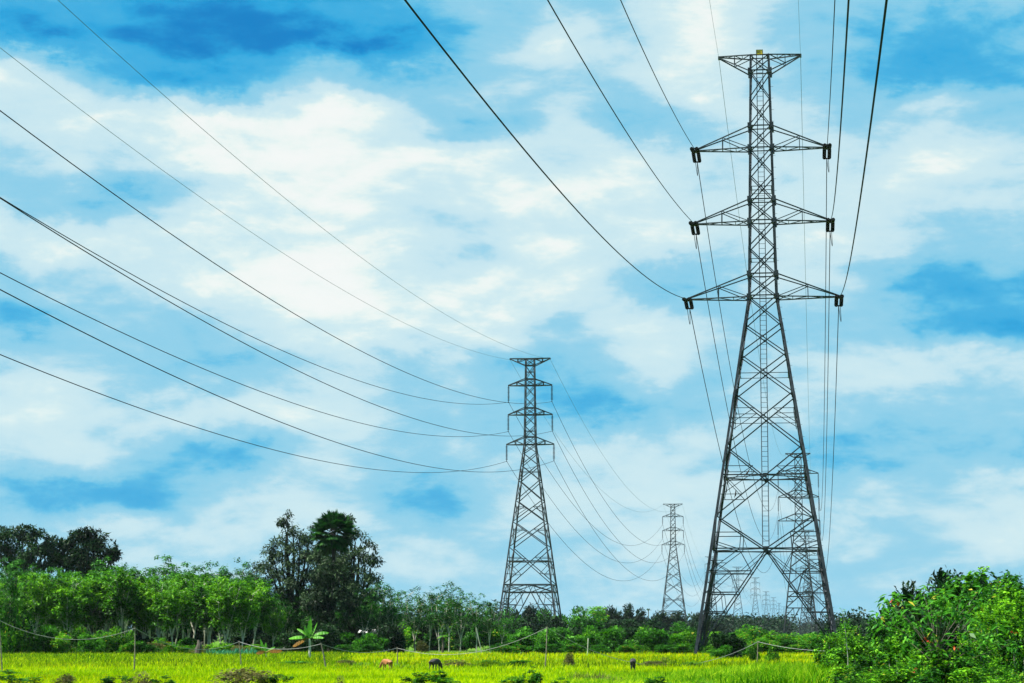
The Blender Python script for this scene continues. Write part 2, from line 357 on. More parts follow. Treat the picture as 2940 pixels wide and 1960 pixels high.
    # cross-arms
    def arm(s, zl, zu, tip, ztip, nm, flip=False):
        mb = MB(); hl, hu = hw(zl), hw(zu); T = np.array([s * tip, 0, ztip])
        tp = lambda y: T + np.array([0, y * .12, 0])
        lo = [(np.array([s * hl, y * hl, zl]), tp(y)) for y in (-1, 1)]; up_ = [(np.array([s * hu, y * hu, zu]), tp(y) + np.array([0, 0, .08])) for y in (-1, 1)]
        for (p, q) in lo + up_: mb.bar(p, q, wb * (1.05 if P['fine'] else 1))
        for k in (0, 1):
            l5 = lerp(*lo[k], .5); u5 = lerp(*up_[k], .5)
            if flip: mb.bar(l5, u5, wr * 1.2); mb.bar(up_[k][0], l5, wr * 1.2)
            else: mb.bar(l5, u5, wr * 1.2); mb.bar(lo[k][0], u5, wr * 1.2)
        pl = up_ if flip else lo; n = 4
        for k in range(1, n): mb.bar(lerp(*pl[0], k / n), lerp(*pl[1], k / n), wr)
        for k in range(n): mb.bar(lerp(*pl[k % 2], k / n), lerp(*pl[(k + 1) % 2], (k + 1) / n), wr)
        mb.bar(T - np.array([0, .2, 0]), T + np.array([0, .2, 0]), .14, .22)
        return put(nm, mb.mesh(nm, st), root)
    zt = P['earth'][0]; arms = []
    for s in (-1, 1):
        arm(s, P['earth'][1], zt, P['earth'][2], zt, 'ground_wire_arm', True)
        for (zl, zu, tip) in P['arms']:
            A_ = arm(s, zl, zu, tip, zl, 'crossarm'); arms.append((A_, s, zl, tip))
    T_ = P['string']
    for A_, s, zl, tip in arms:
        if P['tension']:
            slope = P['slope']
            for sy in (-1, 1):
                for ox in (-.19, .19):
                    p0 = np.array([s * tip + ox, sy * .22, zl - .05]); q0 = p0 + np.array([0, sy * T_ * math.cos(slope), -T_ * math.sin(slope)])
                    put('insulator_string', insulator_mesh('insulator_string', p0, q0, .15, 16), A_)
            mb = MB(); ye = .22 + T_ * math.cos(slope); ze = zl - .05 - T_ * math.sin(slope)
            for sy in (-1, 1): mb.bar((s * tip - .25, sy * ye, ze), (s * tip + .25, sy * ye, ze), .1); mb.bar((s * tip - .25, sy * .2, zl - .05), (s * tip + .25, sy * .2, zl - .05), .12)
            pts = [(s * tip + .12 * math.sin(t * math.pi), -ye + 2 * ye * t, ze - 1.55 * (1 - (2 * t - 1) ** 2)) for t in np.linspace(0, 1, 15)]
            mb.tube(pts, .022, 5); put('jumper_loop', mb.mesh('jumper_loop', WIRE), A_)
        else:
            mb = MB(); mb.lathe((s * tip, 0, zl), (s * tip, 0, zl - T_), [(0, .03)] + [(t, r) for t, r in ins_profile(T_, P['ir'], P['idisc'])][1:], 8)
            mb.bar((s * tip, -.3, zl - T_ - .02), (s * tip, .3, zl - T_ - .02), .1)
            put('insulator_string', mb.mesh('insulator_string', PORC), A_)
    if P.get('ladder'):
        mb = MB(); z0, z1 = P['ladder']; yo = lambda z: -hw(z) + (.12 if z > P['half'][-2][0] - .1 else .12)
        for sx in (-.23, .23):
            mb.bar((sx, -hw(z0) + .35, z0), (sx, -hw(P['waist']) + .14, P['waist']), .06); mb.bar((sx, -hw(P['waist']) + .14, P['waist']), (sx, -hw(z1) + .14, z1), .06)
        for z in np.arange(z0 + .3, z1, .37):
            y = np.interp(z, [z0, P['waist'], z1], [-hw(z0) + .35, -hw(P['waist']) + .14, -hw(z1) + .14]); mb.bar((-.23, y, z), (.23, y, z), .028)
        put('ladder', mb.mesh('ladder', st), root)
    return root
# the big angle tower
TA = atD(2205, 1820, 170.); TA[2] = 0
def za(y, h=1.): return float(atY(2203, y, TA[1] - h)[2])
half = [(0., 5.15), (za(847), 1.06), (za(153), .74)]
PA = dict(mat=STEEL, w=(.215, .08, .048), fine=True, bolts=True, half=half, waist=za(847),
    splice=[0., za(1703, 4), za(1480, 3), za(1278, 2), za(1125, 2), za(926, 1.3), za(847), za(706), za(500), za(280), za(153)],
    X=[(za(a_, h), za(b_, h), k) for a_, b_, h, k in ((1480, 1278, 3, 1.1), (1278, 1125, 2, 1.1), (1125, 1013, 1.7, 1), (1013, 926, 1.4, 1), (926, 847, 1.2, 1), (847, 784, 1, 1), (784, 706, 1, 1),
       (706, 630, 1, 1), (630, 569, 1, .95), (569, 495, 1, .95), (495, 420, 1, .95), (420, 357, .9, .9), (357, 279, .9, .9), (279, 197, .8, .9), (197, 153, .8, .85))],
    Xh=[za(1071, 1.6), za(1200, 2), za(741), za(532), za(543)], H=[(za(1364, 2.6), True), (za(1575, 3.5), True)] + [(za(v), False) for v in (847, 784, 630, 569, 420, 357, 197, 153)],
    red=[(za(1480, 3), za(1278, 2), .3), (za(1278, 2), za(1480, 3), .3), (za(1125, 2), za(1278, 2), .3)],
    V=(za(1575, 3.5), .35, (.22, .43, .62, .80, .93), 0.), earth=(za(153) , za(199), 3.12),
    arms=[(za(420), za(357), 5.0), (za(632), za(569), 5.15), (za(850), za(784), 5.7)],
    tension=True, string=2.3, slope=.12, ladder=(za(1565, 3.4), za(140)), ir=.127, idisc=14)
# half X between girdle 1575 and legs at 1480
PA['X'].append((za(1575 + 62, 4), za(1480, 3), 1.1)) if False else None
TOWA = build_tower(PA, 'lattice_tower'); TOWA.location = tuple(TA)
mbx = MB(); hwA = lambda z: float(np.interp(z, [h[0] for h in half], [h[1] for h in half]))
z1, z0 = za(1480, 3), za(1575, 3.5)
for f in range(4):
    cnr = lambda z, k: np.array([(-1, 1, 1, -1)[k % 4] * hwA(z), (-1, -1, 1, 1)[k % 4] * hwA(z), z])
    m_ = lerp(cnr(z0, f), cnr(z0, f + 1), .5)
    for k in (f, f + 1):
        mbx.bar(cnr(z1, k), m_, .12, .09); q = lerp(cnr(z1, k), m_, .5); mbx.bar(cnr(q[2], k), q, .06); mbx.bar(q, lerp(cnr(z0, k), m_, .52), .06); mbx.bar(cnr(q[2] - .6, k), lerp(cnr(z0, k), m_, .5), .06)
    for (zz, ww) in ((z0, .34), (za(1364, 2.6), .3)):
        m2 = lerp(cnr(zz, f), cnr(zz, f + 1), .5); mbx.bar(m2 - np.array([0, 0, ww / 2]), m2 + np.array([0, 0, ww / 2]), ww, .05, (0, 1, 0) if f % 2 == 0 else (1, 0, 0))
for z in (za(v, .9) for v in (199, 357, 420, 569, 632, 784, 850)):
    for k in range(4):
        c = cnr(z, k); mbx.bar(c - np.array([0, 0, .2]), c + np.array([0, 0, .2]), .3, .3)
br = [c for c in TOWA.children if c.name.startswith('bracing')][0]; PA_V, PA_F = BRACE
mbx.V, mbx.F = PA_V + mbx.V, PA_F + [tuple(i + len(PA_V) for i in q) for q in mbx.F]; br.data = mbx.mesh('bracing', STEEL)
mbp = MB(); zp = za(153); mbp.bar((-.26, -.80, zp + .18), (.26, -.80, zp + .18), .02, .36, (0, 0, 1)); pl = put('number_plate', mbp.mesh('number_plate', YEL), TOWA)
mbf = MB()
for (p, q) in (((-.26, zp), (.26, zp)), ((-.26, zp + .36), (.26, zp + .36)), ((-.25, zp), (-.25, zp + .36)), ((.25, zp), (.25, zp + .36))):
    mbf.bar((p[0], -.815, p[1]), (q[0], -.815, q[1]), .022)
put('plate_rim', mbf.mesh('plate_rim', BLK), pl)
fc = bpy.data.curves.new('plate_number', 'FONT'); fc.body = "005-1"; fc.size = .21; fc.align_x = 'CENTER'; fc.extrude = .004; fc.materials.append(BLK)
ft = bpy.data.objects.new('tmp_text', fc); col.objects.link(ft); bpy.context.view_layer.update()
nm_ = bpy.data.meshes.new_from_object(ft); bpy.data.objects.remove(ft); fo = put('plate_number', nm_, pl, (0, -.818, zp + .12)); fo.rotation_euler = (math.pi / 2, 0, 0)
tag(TOWA, "tallest and nearest dark steel pylon, with a ladder and a yellow number plate on top", "pylon", "steel lattice pylons")
mbm = MB()                                                # painted mark low on the left front leg
for dz in (0, .22): mbm.bar((-hwA(2.1 + dz) - .035, -hwA(2.1 + dz) - .035, 2.1 + dz), (-hwA(2.2 + dz) - .035, -hwA(2.2 + dz) - .035, 2.26 + dz), .16)
put('painted_band', mbm.mesh('painted_band', YEL), TOWA)
# suspension tower of the left-hand line
TB = atD(1523, 1820, 356.); TB[2] = 0
def zb(y): return float(atY(1520, y, TB[1] - 1.)[2])
PB = dict(mat=STEEL2, w=(.24, .13, .085), fine=False, half=[(0., 4.9), (zb(1274.6), .92), (zb(1027.7), .72)], waist=zb(1274.6),
    splice=[0., zb(1678), zb(1498), zb(1335), zb(1274.6), zb(1169), zb(1027.7)],
    X=[(zb(a_), zb(b_), k) for a_, b_, k in ((1678, 1570.6, 1), (1570.6, 1498, 1), (1498, 1437, 1), (1437, 1379, 1), (1379, 1335, 1), (1335, 1299, .9), (1299, 1274.6, .9),
       (1274.6, 1252.6, .8), (1252.6, 1220, .8), (1220, 1189, .8), (1189, 1169, .8), (1169, 1138, .8), (1138, 1104.5, .8), (1104.5, 1086, .8), (1086, 1047, .8), (1047, 1027.7, .8))],
    Xh=[zb(1353.6), zb(1236), zb(1066)], H=[(zb(1611), True), (zb(1678), False), (zb(1700), True)] + [(zb(v), False) for v in (1274.6, 1252.6, 1189, 1169, 1104.5, 1086, 1047, 1027.7)],
    red=[(zb(1678), zb(1570.6), .28), (zb(1570.6), zb(1678), .28), (zb(1498), zb(1570.6), .3), (zb(1437), zb(1498), .3)],
    K=(zb(1678), zb(1700)), V=(zb(1700), .3, (.25, .5, .75), .14), earth=(zb(1027.7), zb(1047), 3.2),
    arms=[(zb(1104.5), zb(1086), 3.45), (zb(1189), zb(1169), 3.5), (zb(1274.6), zb(1252.6), 3.75)], tension=False, string=2.55, ir=.2, idisc=11)
TOWB = build_tower(PB, 'lattice_tower')
TOWB.location = tuple(TB)
tag(TOWB, "slender grey mid-field pylon with six beaded hanging insulator strings", "pylon", "steel lattice pylons")
# suspension tower of the right-hand line
TC = atD(2299, 1820, 545.); TC[2] = 0
def zc(y): return float(atY(2299, y, TC[1])[2])
PC = dict(mat=STEEL2, w=(.26, .16, .11), fine=False, half=[(0., 4.3), (zc(1495), .95), (zc(1302), .8)], waist=zc(1495),
    splice=[0., zc(1700), zc(1580), zc(1495), zc(1302)],
    X=[(zc(a_), zc(b_), k) for a_, b_, k in ((1745, 1680, 1), (1680, 1628, 1), (1628, 1590, 1), (1590, 1555, 1), (1555, 1523, 1), (1523, 1495, .9),
       (1495, 1475, .8), (1475, 1450, .8), (1450, 1427, .8), (1427, 1407, .8), (1407, 1383, .8), (1383, 1359, .8), (1359, 1341, .8), (1341, 1313, .8), (1313, 1302, .8))],
    Xh=[], H=[(zc(1712), True), (zc(1745), True)] + [(zc(v), False) for v in (1495, 1475, 1427, 1407, 1359, 1341, 1313, 1302)],
    red=[(zc(1745), zc(1680), .28), (zc(1680), zc(1745), .28)], V=(zc(1745), .3, (.3, .6, .85), .05), earth=(zc(1302), zc(1313), 2.95),
    arms=[(zc(1359), zc(1341), 4.8), (zc(1427), zc(1407), 4.85), (zc(1495), zc(1475), 5.0)], tension=False, string=3.5, ir=.2, idisc=14)
TOWC = build_tower(PC, 'lattice_tower'); TOWC.location = tuple(TC)
tag(TOWC, "grey pylon just behind the nearest pylon's right legs, cross-arms showing between them", "pylon", "steel lattice pylons")
TW_B = [TB]; TW_C = [TC]
for k, (px, top) in enumerate(((1935, 1453), (2044, 1602), (2120, 1631), (2170, 1661), (2201, 1700), (2222, 1717), (2238, 1733), (2252, 1743), (2264, 1752), (2273, 1759))):
    D = (zb(1027.7) - 1.55) * F / (1820 - top) * .9926; c = copy_tree(TOWB); p = atD(px, 1820, D); p[2] = 0; c.location = tuple(p); TW_B.append(p)
    tag(c, ["smaller grey pylon above the trees, between the mid-field pylon and the nearest one",
      "grey lattice pylon partly hidden behind the left leg of the nearest pylon", "pale lattice pylon framed low inside the left leg bracing of the nearest pylon",
      "hazy lattice pylon in the open gap under the nearest pylon, tallest of the row there", "hazy lattice pylon, second tallest in the row under the open arch of the nearest pylon",
      "hazy lattice pylon, third in the receding row under the nearest pylon", "faint lattice pylon, fourth in the receding row under the nearest pylon",
      "faint lattice pylon, fifth in the receding row under the nearest pylon", "very faint lattice pylon, sixth in the receding row under the nearest pylon",
      "faintest and smallest lattice pylon at the end of the receding row"][k], "pylon", "steel lattice pylons")
for k, (px, D) in enumerate(((2322, 950), (2324, 1340), (2325, 1740), (2326, 2150), (2326, 2560))):
    c = copy_tree(TOWC); p = atD(px, 1820, D); p[2] = 0; c.location = tuple(p); TW_C.append(p)
    tag(c, "%s of the pylons lined up behind the right legs of the nearest pylon" % ["second nearest", "third nearest", "fourth nearest", "fifth nearest", "farthest and faintest"][k], "pylon", "steel lattice pylons")
# ------------------------------------------------------------------ conductors
def cable(name, pts, r, label, group, mat=WIRE, cat="power line"):
    o0 = np.array(pts[0]); mb = MB(); mb.tube([np.array(p) - o0 for p in pts], r, 6)
    return tag(put(name, mb.mesh(name, mat), None, o0), label, cat, group)
LV = ["top", "middle", "bottom"]; SD = {-1: "left", 1: "right"}
def span(P0, P1, sag, r, label, group, mat=WIRE, nm='conductor', n=48):
    P0 = np.array(P0, float); P1 = np.array(P1, float)
    return cable(nm, [lerp(P0, P1, t) - np.array([0, 0, 4 * sag * t * (1 - t)]) for t in np.linspace(0, 1, n)], r, label, group, mat)
G1 = "conductors of the left-hand line"; G2 = "conductors of the right-hand line"
def att(T, Pm, s, lvl):
    if lvl < 0: return np.array([T[0] + s * Pm['earth'][2], T[1], Pm['earth'][0] - .1])
    zl, zu, tip = Pm['arms'][lvl]
    if Pm['tension']: return np.array([T[0] + s * tip, T[1], zl])
    return np.array([T[0] + s * tip, T[1], zl - Pm['string'] - .05])
# left line: the span that runs out of the picture on the left (383 m, fitted to the photograph)
for s in (-1, 1):
    for l in (-1, 0, 1, 2):
        p1 = att(TB, PB, s, l); ym = 160. if l < 0 else 162.5; k = 2.5e-4 if l < 0 else 3.15e-4
        zm = [35.1, 26.4, 22.05, 17.4][l + 1]; kk = (p1[2] - zm) / (p1[1] - ym) ** 2
        ys = np.linspace(p1[1], 2 * ym - p1[1], 64)
        cable('conductor' if l >= 0 else 'ground_wire', [(p1[0], y, zm + kk * (y - ym) ** 2) for y in ys], .029 if l >= 0 else .016,
              ("%s %s wire sagging from the mid-field pylon out of the left edge" % (LV[l], SD[s])) if l >= 0 else
              "thin %s ground wire from the mid-field pylon's top up to the upper left edge" % SD[s], G1, WIRE if l >= 0 else WIREB)
for k in range(len(TW_B) - 1):
    if k > 5: break
    wh = ["from the mid-field pylon to the smaller pylon behind it", "from the smaller pylon toward the nearest pylon's left leg", "behind the left leg bracing of the nearest pylon",
          "entering the arch under the nearest pylon", "in the arch under the nearest pylon, hazy", "in the arch under the nearest pylon, faintest"][k]
    Ln = np.linalg.norm(TW_B[k + 1] - TW_B[k])
    for s in (-1, 1):
        for l in (-1, 0, 1, 2):
            sag = (13.2 if l >= 0 else 10.2) * (min(Ln, 420) / 400) ** 2
            span(att(TW_B[k], PB, s, l), att(TW_B[k + 1], PB, s, l), sag, (.042 if k else .034) if l >= 0 else .022,
                 "%s %s wire %s" % (LV[l] if l >= 0 else "thin ground", SD[s], wh), G1, WIRE if l >= 0 else WIREB, 'conductor' if l >= 0 else 'ground_wire')
# right line, from the nearest pylon over the camera
YE = 2.5
FR = {(-1, 0): [(1782, 0)], (-1, 1): [(1576, 0), (1731, 278), (1904, 531)], (-1, 2): [(1164, 0), (1444, 356), (1617, 560), (1789, 738)],
      (1, 0): [(2397, 0)], (1, 1): [(2436.5, 0), (2409.5, 419)], (1, 2): [(2545.6, 0), (2490, 428)]}
for s in (-1, 1):
    for l in (-1, 0, 1, 2):
        p1 = att(TA, PA, s, l)
        if l >= 0: p1 = p1 + np.array([0, -YE, -.3])
        if l < 0:
            p0 = atY(2037, 0, 150.5) if s < 0 else atY(2292, 0, 150.5)
            slope = (p0[2] - p1[2]) / (p0[1] - p1[1]); m = (p0[0] - p1[0]) / (p0[1] - p1[1]); c2 = 2.5e-4; b_ = slope - c2 * (p0[1] - p1[1])
        else:
            c2 = 3.1e-4; m = -.003 if s < 0 else .0085; Q = [atP(x, y, p1[0], p1[1], m) for x, y in FR[(s, l)]]
            if (s, l) == (1, 0): Q = [atY(2397, 0, 106.)]; m = (Q[0][0] - p1[0]) / (Q[0][1] - p1[1])
            if len(Q) >= 2:
                A_ = np.array([[q[1] - p1[1], (q[1] - p1[1]) ** 2] for q in Q]); r_ = np.linalg.lstsq(A_, np.array([q[2] - p1[2] for q in Q]), rcond=None)[0]; b_, c2 = r_
            else:
                dy = Q[0][1] - p1[1]; b_ = (Q[0][2] - p1[2] - c2 * dy * dy) / dy
        ys = np.linspace(p1[1], -150, 80)
        cable('conductor' if l >= 0 else 'ground_wire', [(p1[0] + m * (y - p1[1]), y, p1[2] + b_ * (y - p1[1]) + c2 * (y - p1[1]) ** 2) for y in ys], .025 if l >= 0 else .010,
              ("%s %s wire of the nearest pylon, running overhead out of the top edge" % (LV[l], SD[s])) if l >= 0 else
              "thin %s ground wire from the nearest pylon's tip out of the top edge" % SD[s], G2, WIRE if l >= 0 else WIREB)
for k in range(4):
    T0 = TA if k == 0 else TW_C[k - 1]; T1 = TW_C[k]; P0_ = PA if k == 0 else PC
    wh = ["from the nearest pylon back to the pylon behind its legs", "between first and second pylon behind the nearest pylon's right legs", "between second and third pylon behind the nearest pylon's right legs",
          "between third and fourth pylon behind the nearest pylon's right legs"][k]
    for s in (-1, 1):
        for l in (-1, 0, 1, 2):
            p0 = att(T0, P0_, s, l)
            if k == 0 and l >= 0: p0 = p0 + np.array([0, YE, -.3])
            p1 = att(T1, PC, s, l); sag = 13. if l >= 0 else 9.5
            if k == 0 and l >= 0:                         # sag solved so that the lowest visible point falls where the photograph shows it
                ty = [1466, 1552, 1644][l]; lo_, hi_ = 4., 22.
                for _ in range(30):
                    sag = (lo_ + hi_) / 2; q = [lerp(p0, p1, t) - np.array([0, 0, 4 * sag * t * (1 - t)]) for t in np.linspace(0, 1, 120)]
                    v = max(CY - F * (w - CAM).dot(UP) / (w - CAM).dot(FW) for w in q)
                    if v > ty: hi_ = sag
                    else: lo_ = sag
            span(p0, p1, sag, .03 if l >= 0 else .016, "%s %s wire %s" % (LV[l] if l >= 0 else "thin ground", SD[s], wh), G2, WIRE if l >= 0 else WIREB, 'conductor' if l >= 0 else 'ground_wire', 80 if k == 0 else 40)
#--VEG--
# ------------------------------------------------------------------ ground
def gz(x, y):
    d = -x * _s + y * _c
    return -.26 * np.exp(-((d - 100) / 22.) ** 2) + .03 * np.sin(x * .31) * np.sin(y * .23)
GM = mat_leaf("field_soil_and_sward", (.02, .055, .003), (.05, .12, .004), (.09, .17, .006), .15, 0., .9, coord='pos')
xs = np.concatenate([[-3990, -2500, -1200, -600, -300, -160], np.arange(-90, 60, 3.), [80, 160, 300, 600, 1200, 2500, 3990]])
ys = np.concatenate([[-195, -60, 0, 20], np.arange(30, 200, 3.), [230, 300, 420, 600, 900, 1500, 2500, 4000, 6200]])
gx, gy = np.meshgrid(xs, ys); near = (np.abs(gx) < 100) & (gy > 25) & (gy < 230)
gzv = np.where(near, gz(gx, gy), -.02)
Vg = np.stack([gx, gy, gzv], -1).reshape(-1, 3); nx = len(xs); ii = np.arange((len(ys) - 1) * nx).reshape(-1, nx)[:, :-1].ravel()
Fg = np.stack([ii, ii + 1, ii + 1 + nx, ii + nx], 1)
tag(put('ground', mesh_of('ground', Vg, [Fg], GM)), "green field stretching to the trees", None, None, 'structure')
def HT(py, D): return 1.55 + (1820 - py) * D / F
def base(px, D, dz=0.):
    p = atD(px, 1820, D); p[2] = (gz(p[0], p[1]) if D < 220 else -.02) + dz; return p
# ------------------------------------------------------------------ leaves
def unit(v): return v / np.maximum(np.linalg.norm(v, axis=-1, keepdims=True), 1e-6)
def kites(p, d, nrm, Ln, W):
    d = unit(d); s_ = unit(np.cross(d, nrm)); Ln = np.asarray(Ln)[:, None]; W = np.asarray(W)[:, None]
    up = np.cross(s_, d)
    v = np.stack([p, p + d * Ln * .45 + s_ * W / 2 + up * W * .12, p + d * Ln - up * Ln * .12, p + d * Ln * .45 - s_ * W / 2 + up * W * .12], 1)
    return v.reshape(-1, 3)
def kite_mesh(name, Vs, mat):
    V_ = np.concatenate(Vs); return mesh_of(name, V_, [np.arange(len(V_)).reshape(-1, 4)], mat)
def rnd_dir(g, n): return unit(g.normal(size=(n, 3)))
def umbrella(g, C, k, Ln, W, droop=.45, spread=.12):
    """whorls of k drooping leaves round each centre"""
    C = np.repeat(C, k, 0); n = len(C); a_ = g.uniform(0, 6.28, n); dz = -g.uniform(-.25, droop * 2, n)
    d = np.stack([np.cos(a_), np.sin(a_), dz], 1); p = C + unit(d) * spread * g.uniform(0, 1, (n, 1)) + g.normal(size=(n, 3)) * spread * .5
    nr = np.stack([g.normal(size=n) * .35, g.normal(size=n) * .35, np.ones(n)], 1)
    return kites(p, d, nr, Ln * g.uniform(.7, 1.25, n), W * g.uniform(.7, 1.2, n))
def in_lobes(g, lobes, n, shell=3.):
    c = np.array([l[0] for l in lobes]); r = np.array([l[1] if not np.isscalar(l[1]) else (l[1],) * 3 for l in lobes], float)
    w = (r[:, 0] * r[:, 2]) ** 1.0; i = g.choice(len(lobes), n, p=w / w.sum()); u = rnd_dir(g, n)
    return c[i] + u * r[i] * (g.uniform(0, 1, n) ** (1 / shell))[:, None], u
def gaps(P, f, th, seed):
    s_ = np.sin(P[:, 0] * f + seed) * np.sin(P[:, 1] * f * 1.1 + seed * 2) + np.sin(P[:, 2] * f * 1.3 + seed * 3) * np.sin(P[:, 0] * f * .7 + 1) ; return s_ > th
def foliage(g, lobes, n, Ln, W, shell=3., gf=0., th=-.3, droop=.3, fill=0):
    P, u = in_lobes(g, lobes, n, shell)
    if gf: k = gaps(P, gf, th, g.uniform(0, 6)); P, u = P[k], u[k]
    m = len(P); d = unit(rnd_dir(g, m) + u * .7 + np.array([0, 0, -droop])); nr = rnd_dir(g, m) * .7 + np.array([0, 0, 1.])
    out = [kites(P, d, nr, Ln * g.uniform(.6, 1.3, m), W * g.uniform(.6, 1.25, m))]
    if fill:
        P, u = in_lobes(g, [(l[0], np.array(l[1]) * .72) for l in lobes], fill, 2.); out.append(kites(P, rnd_dir(g, fill), rnd_dir(g, fill), Ln * 3 * np.ones(fill), W * 4 * np.ones(fill)))
    return out
def branches(g, pts_target, root_pt, r0, mb, fork, bend=.25):
    """limbs from the fork to each target, tapered and a little crooked"""
    for t in pts_target:
        t = np.array(t, float); f = fork + g.normal(size=3) * .04; L_ = np.linalg.norm(t - f)
        P = [lerp(f, t, k) + (np.array([0, 0, 1.]) * bend * L_ * .5 * math.sin(k * math.pi) - g.normal(size=3) * .03 * L_ * (0 < k < 1)) * (.6) for k in (0, .3, .6, .85, 1)]
        mb.tube(P, [r0 * .6, r0 * .45, r0 * .32, r0 * .2, r0 * .08], 5)
        for _ in range(2):
            q = lerp(P[1], P[3], g.uniform(.2, .8)); e_ = q + unit(rnd_dir(g, 1)[0] * .8 + np.array([0, 0, .9])) * L_ * (.35 if L_ < 2.5 else .12); mb.tube([q, lerp(q, e_, .5), e_], [r0 * .22, r0 * .15, r0 * .05], 4)
# ---- plantation trees (rubber): pale forked trunks, crowns of drooping whorls
def rubber_meshes(seed, H, leafmat, dens=1., crown0=.36, name='crown'):
    g = np.random.default_rng(seed); mb = MB(); fk = H * g.uniform(.14, .26); lean = g.normal(size=2) * .12
    f = np.array([lean[0], lean[1], fk]); mb.tube([(0, 0, -.3), (lean[0] * .4, lean[1] * .4, fk * .5), f], [.065, .056, .052], 7)
    nb = g.integers(3, 5); T = []
    for k in range(nb):
        a_ = k * 6.28 / nb + g.uniform(-.5, .5); r = H * g.uniform(.10, .2); T.append((lean[0] + r * math.cos(a_), lean[1] + r * math.sin(a_), H * g.uniform(.68, .92)))
    C = []
    for t in T:
        t = np.array(t); P = [f, lerp(f, t, .35) + g.normal(size=3) * .12, lerp(f, t, .7) + g.normal(size=3) * .12, t]; mb.tube(P, [.048, .038, .026, .012], 6)
        for _ in range(9):
            k = g.uniform(.25, 1); q = lerp(f, t, k); a_ = g.uniform(0, 6.28); l_ = H * g.uniform(.08, .2) * (1.15 - .5 * k)
            e_ = q + np.array([math.cos(a_) * l_, math.sin(a_) * l_, l_ * g.uniform(.1, .9)]); mb.tube([q, lerp(q, e_, .5) + np.array([0, 0, -.03]), e_], [.022, .015, .006], 4)
            if e_[2] > H * (crown0 + g.uniform(-.14, .08)):
                for j in range(3): C.append(lerp(q, e_, g.uniform(.45, 1.1)) + g.normal(size=3) * .16)
    n_extra = int(45 * dens); lob = [((lean[0], lean[1], H * .68), (H * .24, H * .24, H * .3))]
    P, _ = in_lobes(g, lob, n_extra, 3.5); C += [p for p in P if p[2] > H * (crown0 + g.uniform(-.1, .1))]
    C = np.array(C); C[:, 2] = np.minimum(C[:, 2], H - .1)
    V_ = umbrella(g, C, int(26 * dens), .25, .10, .45, .17)
    return mb.mesh('trunk', BARK_P), kite_mesh(name, [V_], leafmat)
RUB = [rubber_meshes(10 + k, 5.6, L_RUB, 1., .43) for k in range(5)]
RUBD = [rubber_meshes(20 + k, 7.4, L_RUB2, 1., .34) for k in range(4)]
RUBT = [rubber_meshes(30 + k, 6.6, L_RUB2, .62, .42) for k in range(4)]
def tree(name, pair, loc, rz, s, label, group, cat="tree", tn='trunk', cn_='crown'):
    r = empty(name, loc, rz, s); put(tn, pair[0], r); put(cn_, pair[1], r); return tag(r, label, cat, group)
rg = random.Random(4)
ORD = ["first", "second", "third", "fourth", "fifth", "sixth", "seventh", "eighth", "ninth", "tenth", "eleventh", "twelfth", "thirteenth", "fourteenth", "fifteenth", "sixteenth"]
k = 0; px = 95
while px < 700:
    D = 171 + rg.uniform(-3, 3); top = rg.uniform(1628, 1712) - (18 if 330 < px < 620 else 0)
    s = HT(top, D) / 5.6
    tree('rubber_tree', RUB[k % 5], base(px, D), rg.uniform(0, 6.28), (s * rg.uniform(.9, 1.15), s * rg.uniform(.9, 1.15), s),
         "%s bright green tree from the left in the plantation's front row" % ORD[k], "rubber trees of the plantation"); px += rg.uniform(44, 60); k += 1
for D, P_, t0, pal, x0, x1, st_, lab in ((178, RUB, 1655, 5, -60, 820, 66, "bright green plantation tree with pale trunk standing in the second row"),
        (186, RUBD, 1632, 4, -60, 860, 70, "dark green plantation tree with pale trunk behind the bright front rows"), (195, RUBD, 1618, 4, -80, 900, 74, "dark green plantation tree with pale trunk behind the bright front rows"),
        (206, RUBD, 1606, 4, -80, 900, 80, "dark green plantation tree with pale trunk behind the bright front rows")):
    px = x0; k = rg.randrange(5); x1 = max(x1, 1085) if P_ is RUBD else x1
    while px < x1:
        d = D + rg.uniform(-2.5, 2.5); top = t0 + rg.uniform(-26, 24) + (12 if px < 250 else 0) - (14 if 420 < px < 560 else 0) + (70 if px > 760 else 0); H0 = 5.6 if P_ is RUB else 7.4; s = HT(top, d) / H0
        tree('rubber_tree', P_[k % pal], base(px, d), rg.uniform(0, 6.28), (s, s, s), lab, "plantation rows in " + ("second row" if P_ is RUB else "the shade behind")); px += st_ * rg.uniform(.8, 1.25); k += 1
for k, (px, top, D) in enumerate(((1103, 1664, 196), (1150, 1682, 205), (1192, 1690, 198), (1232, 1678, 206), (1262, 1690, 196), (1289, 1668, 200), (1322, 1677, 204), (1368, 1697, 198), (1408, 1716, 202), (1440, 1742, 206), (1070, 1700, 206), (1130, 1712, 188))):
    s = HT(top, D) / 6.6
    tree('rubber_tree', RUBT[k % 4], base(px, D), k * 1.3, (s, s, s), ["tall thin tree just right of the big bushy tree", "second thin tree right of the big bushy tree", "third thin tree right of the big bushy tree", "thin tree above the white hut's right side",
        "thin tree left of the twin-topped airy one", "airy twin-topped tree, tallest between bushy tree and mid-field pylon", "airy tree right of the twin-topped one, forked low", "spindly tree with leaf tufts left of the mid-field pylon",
        "low spindly tree second from the mid-field pylon's left leg", "low tree touching the mid-field pylon's left leg", "slim tree in the shade at the big bushy tree's right edge", "short slim tree behind the white post"][k], "thin trees right of the big bushy tree")
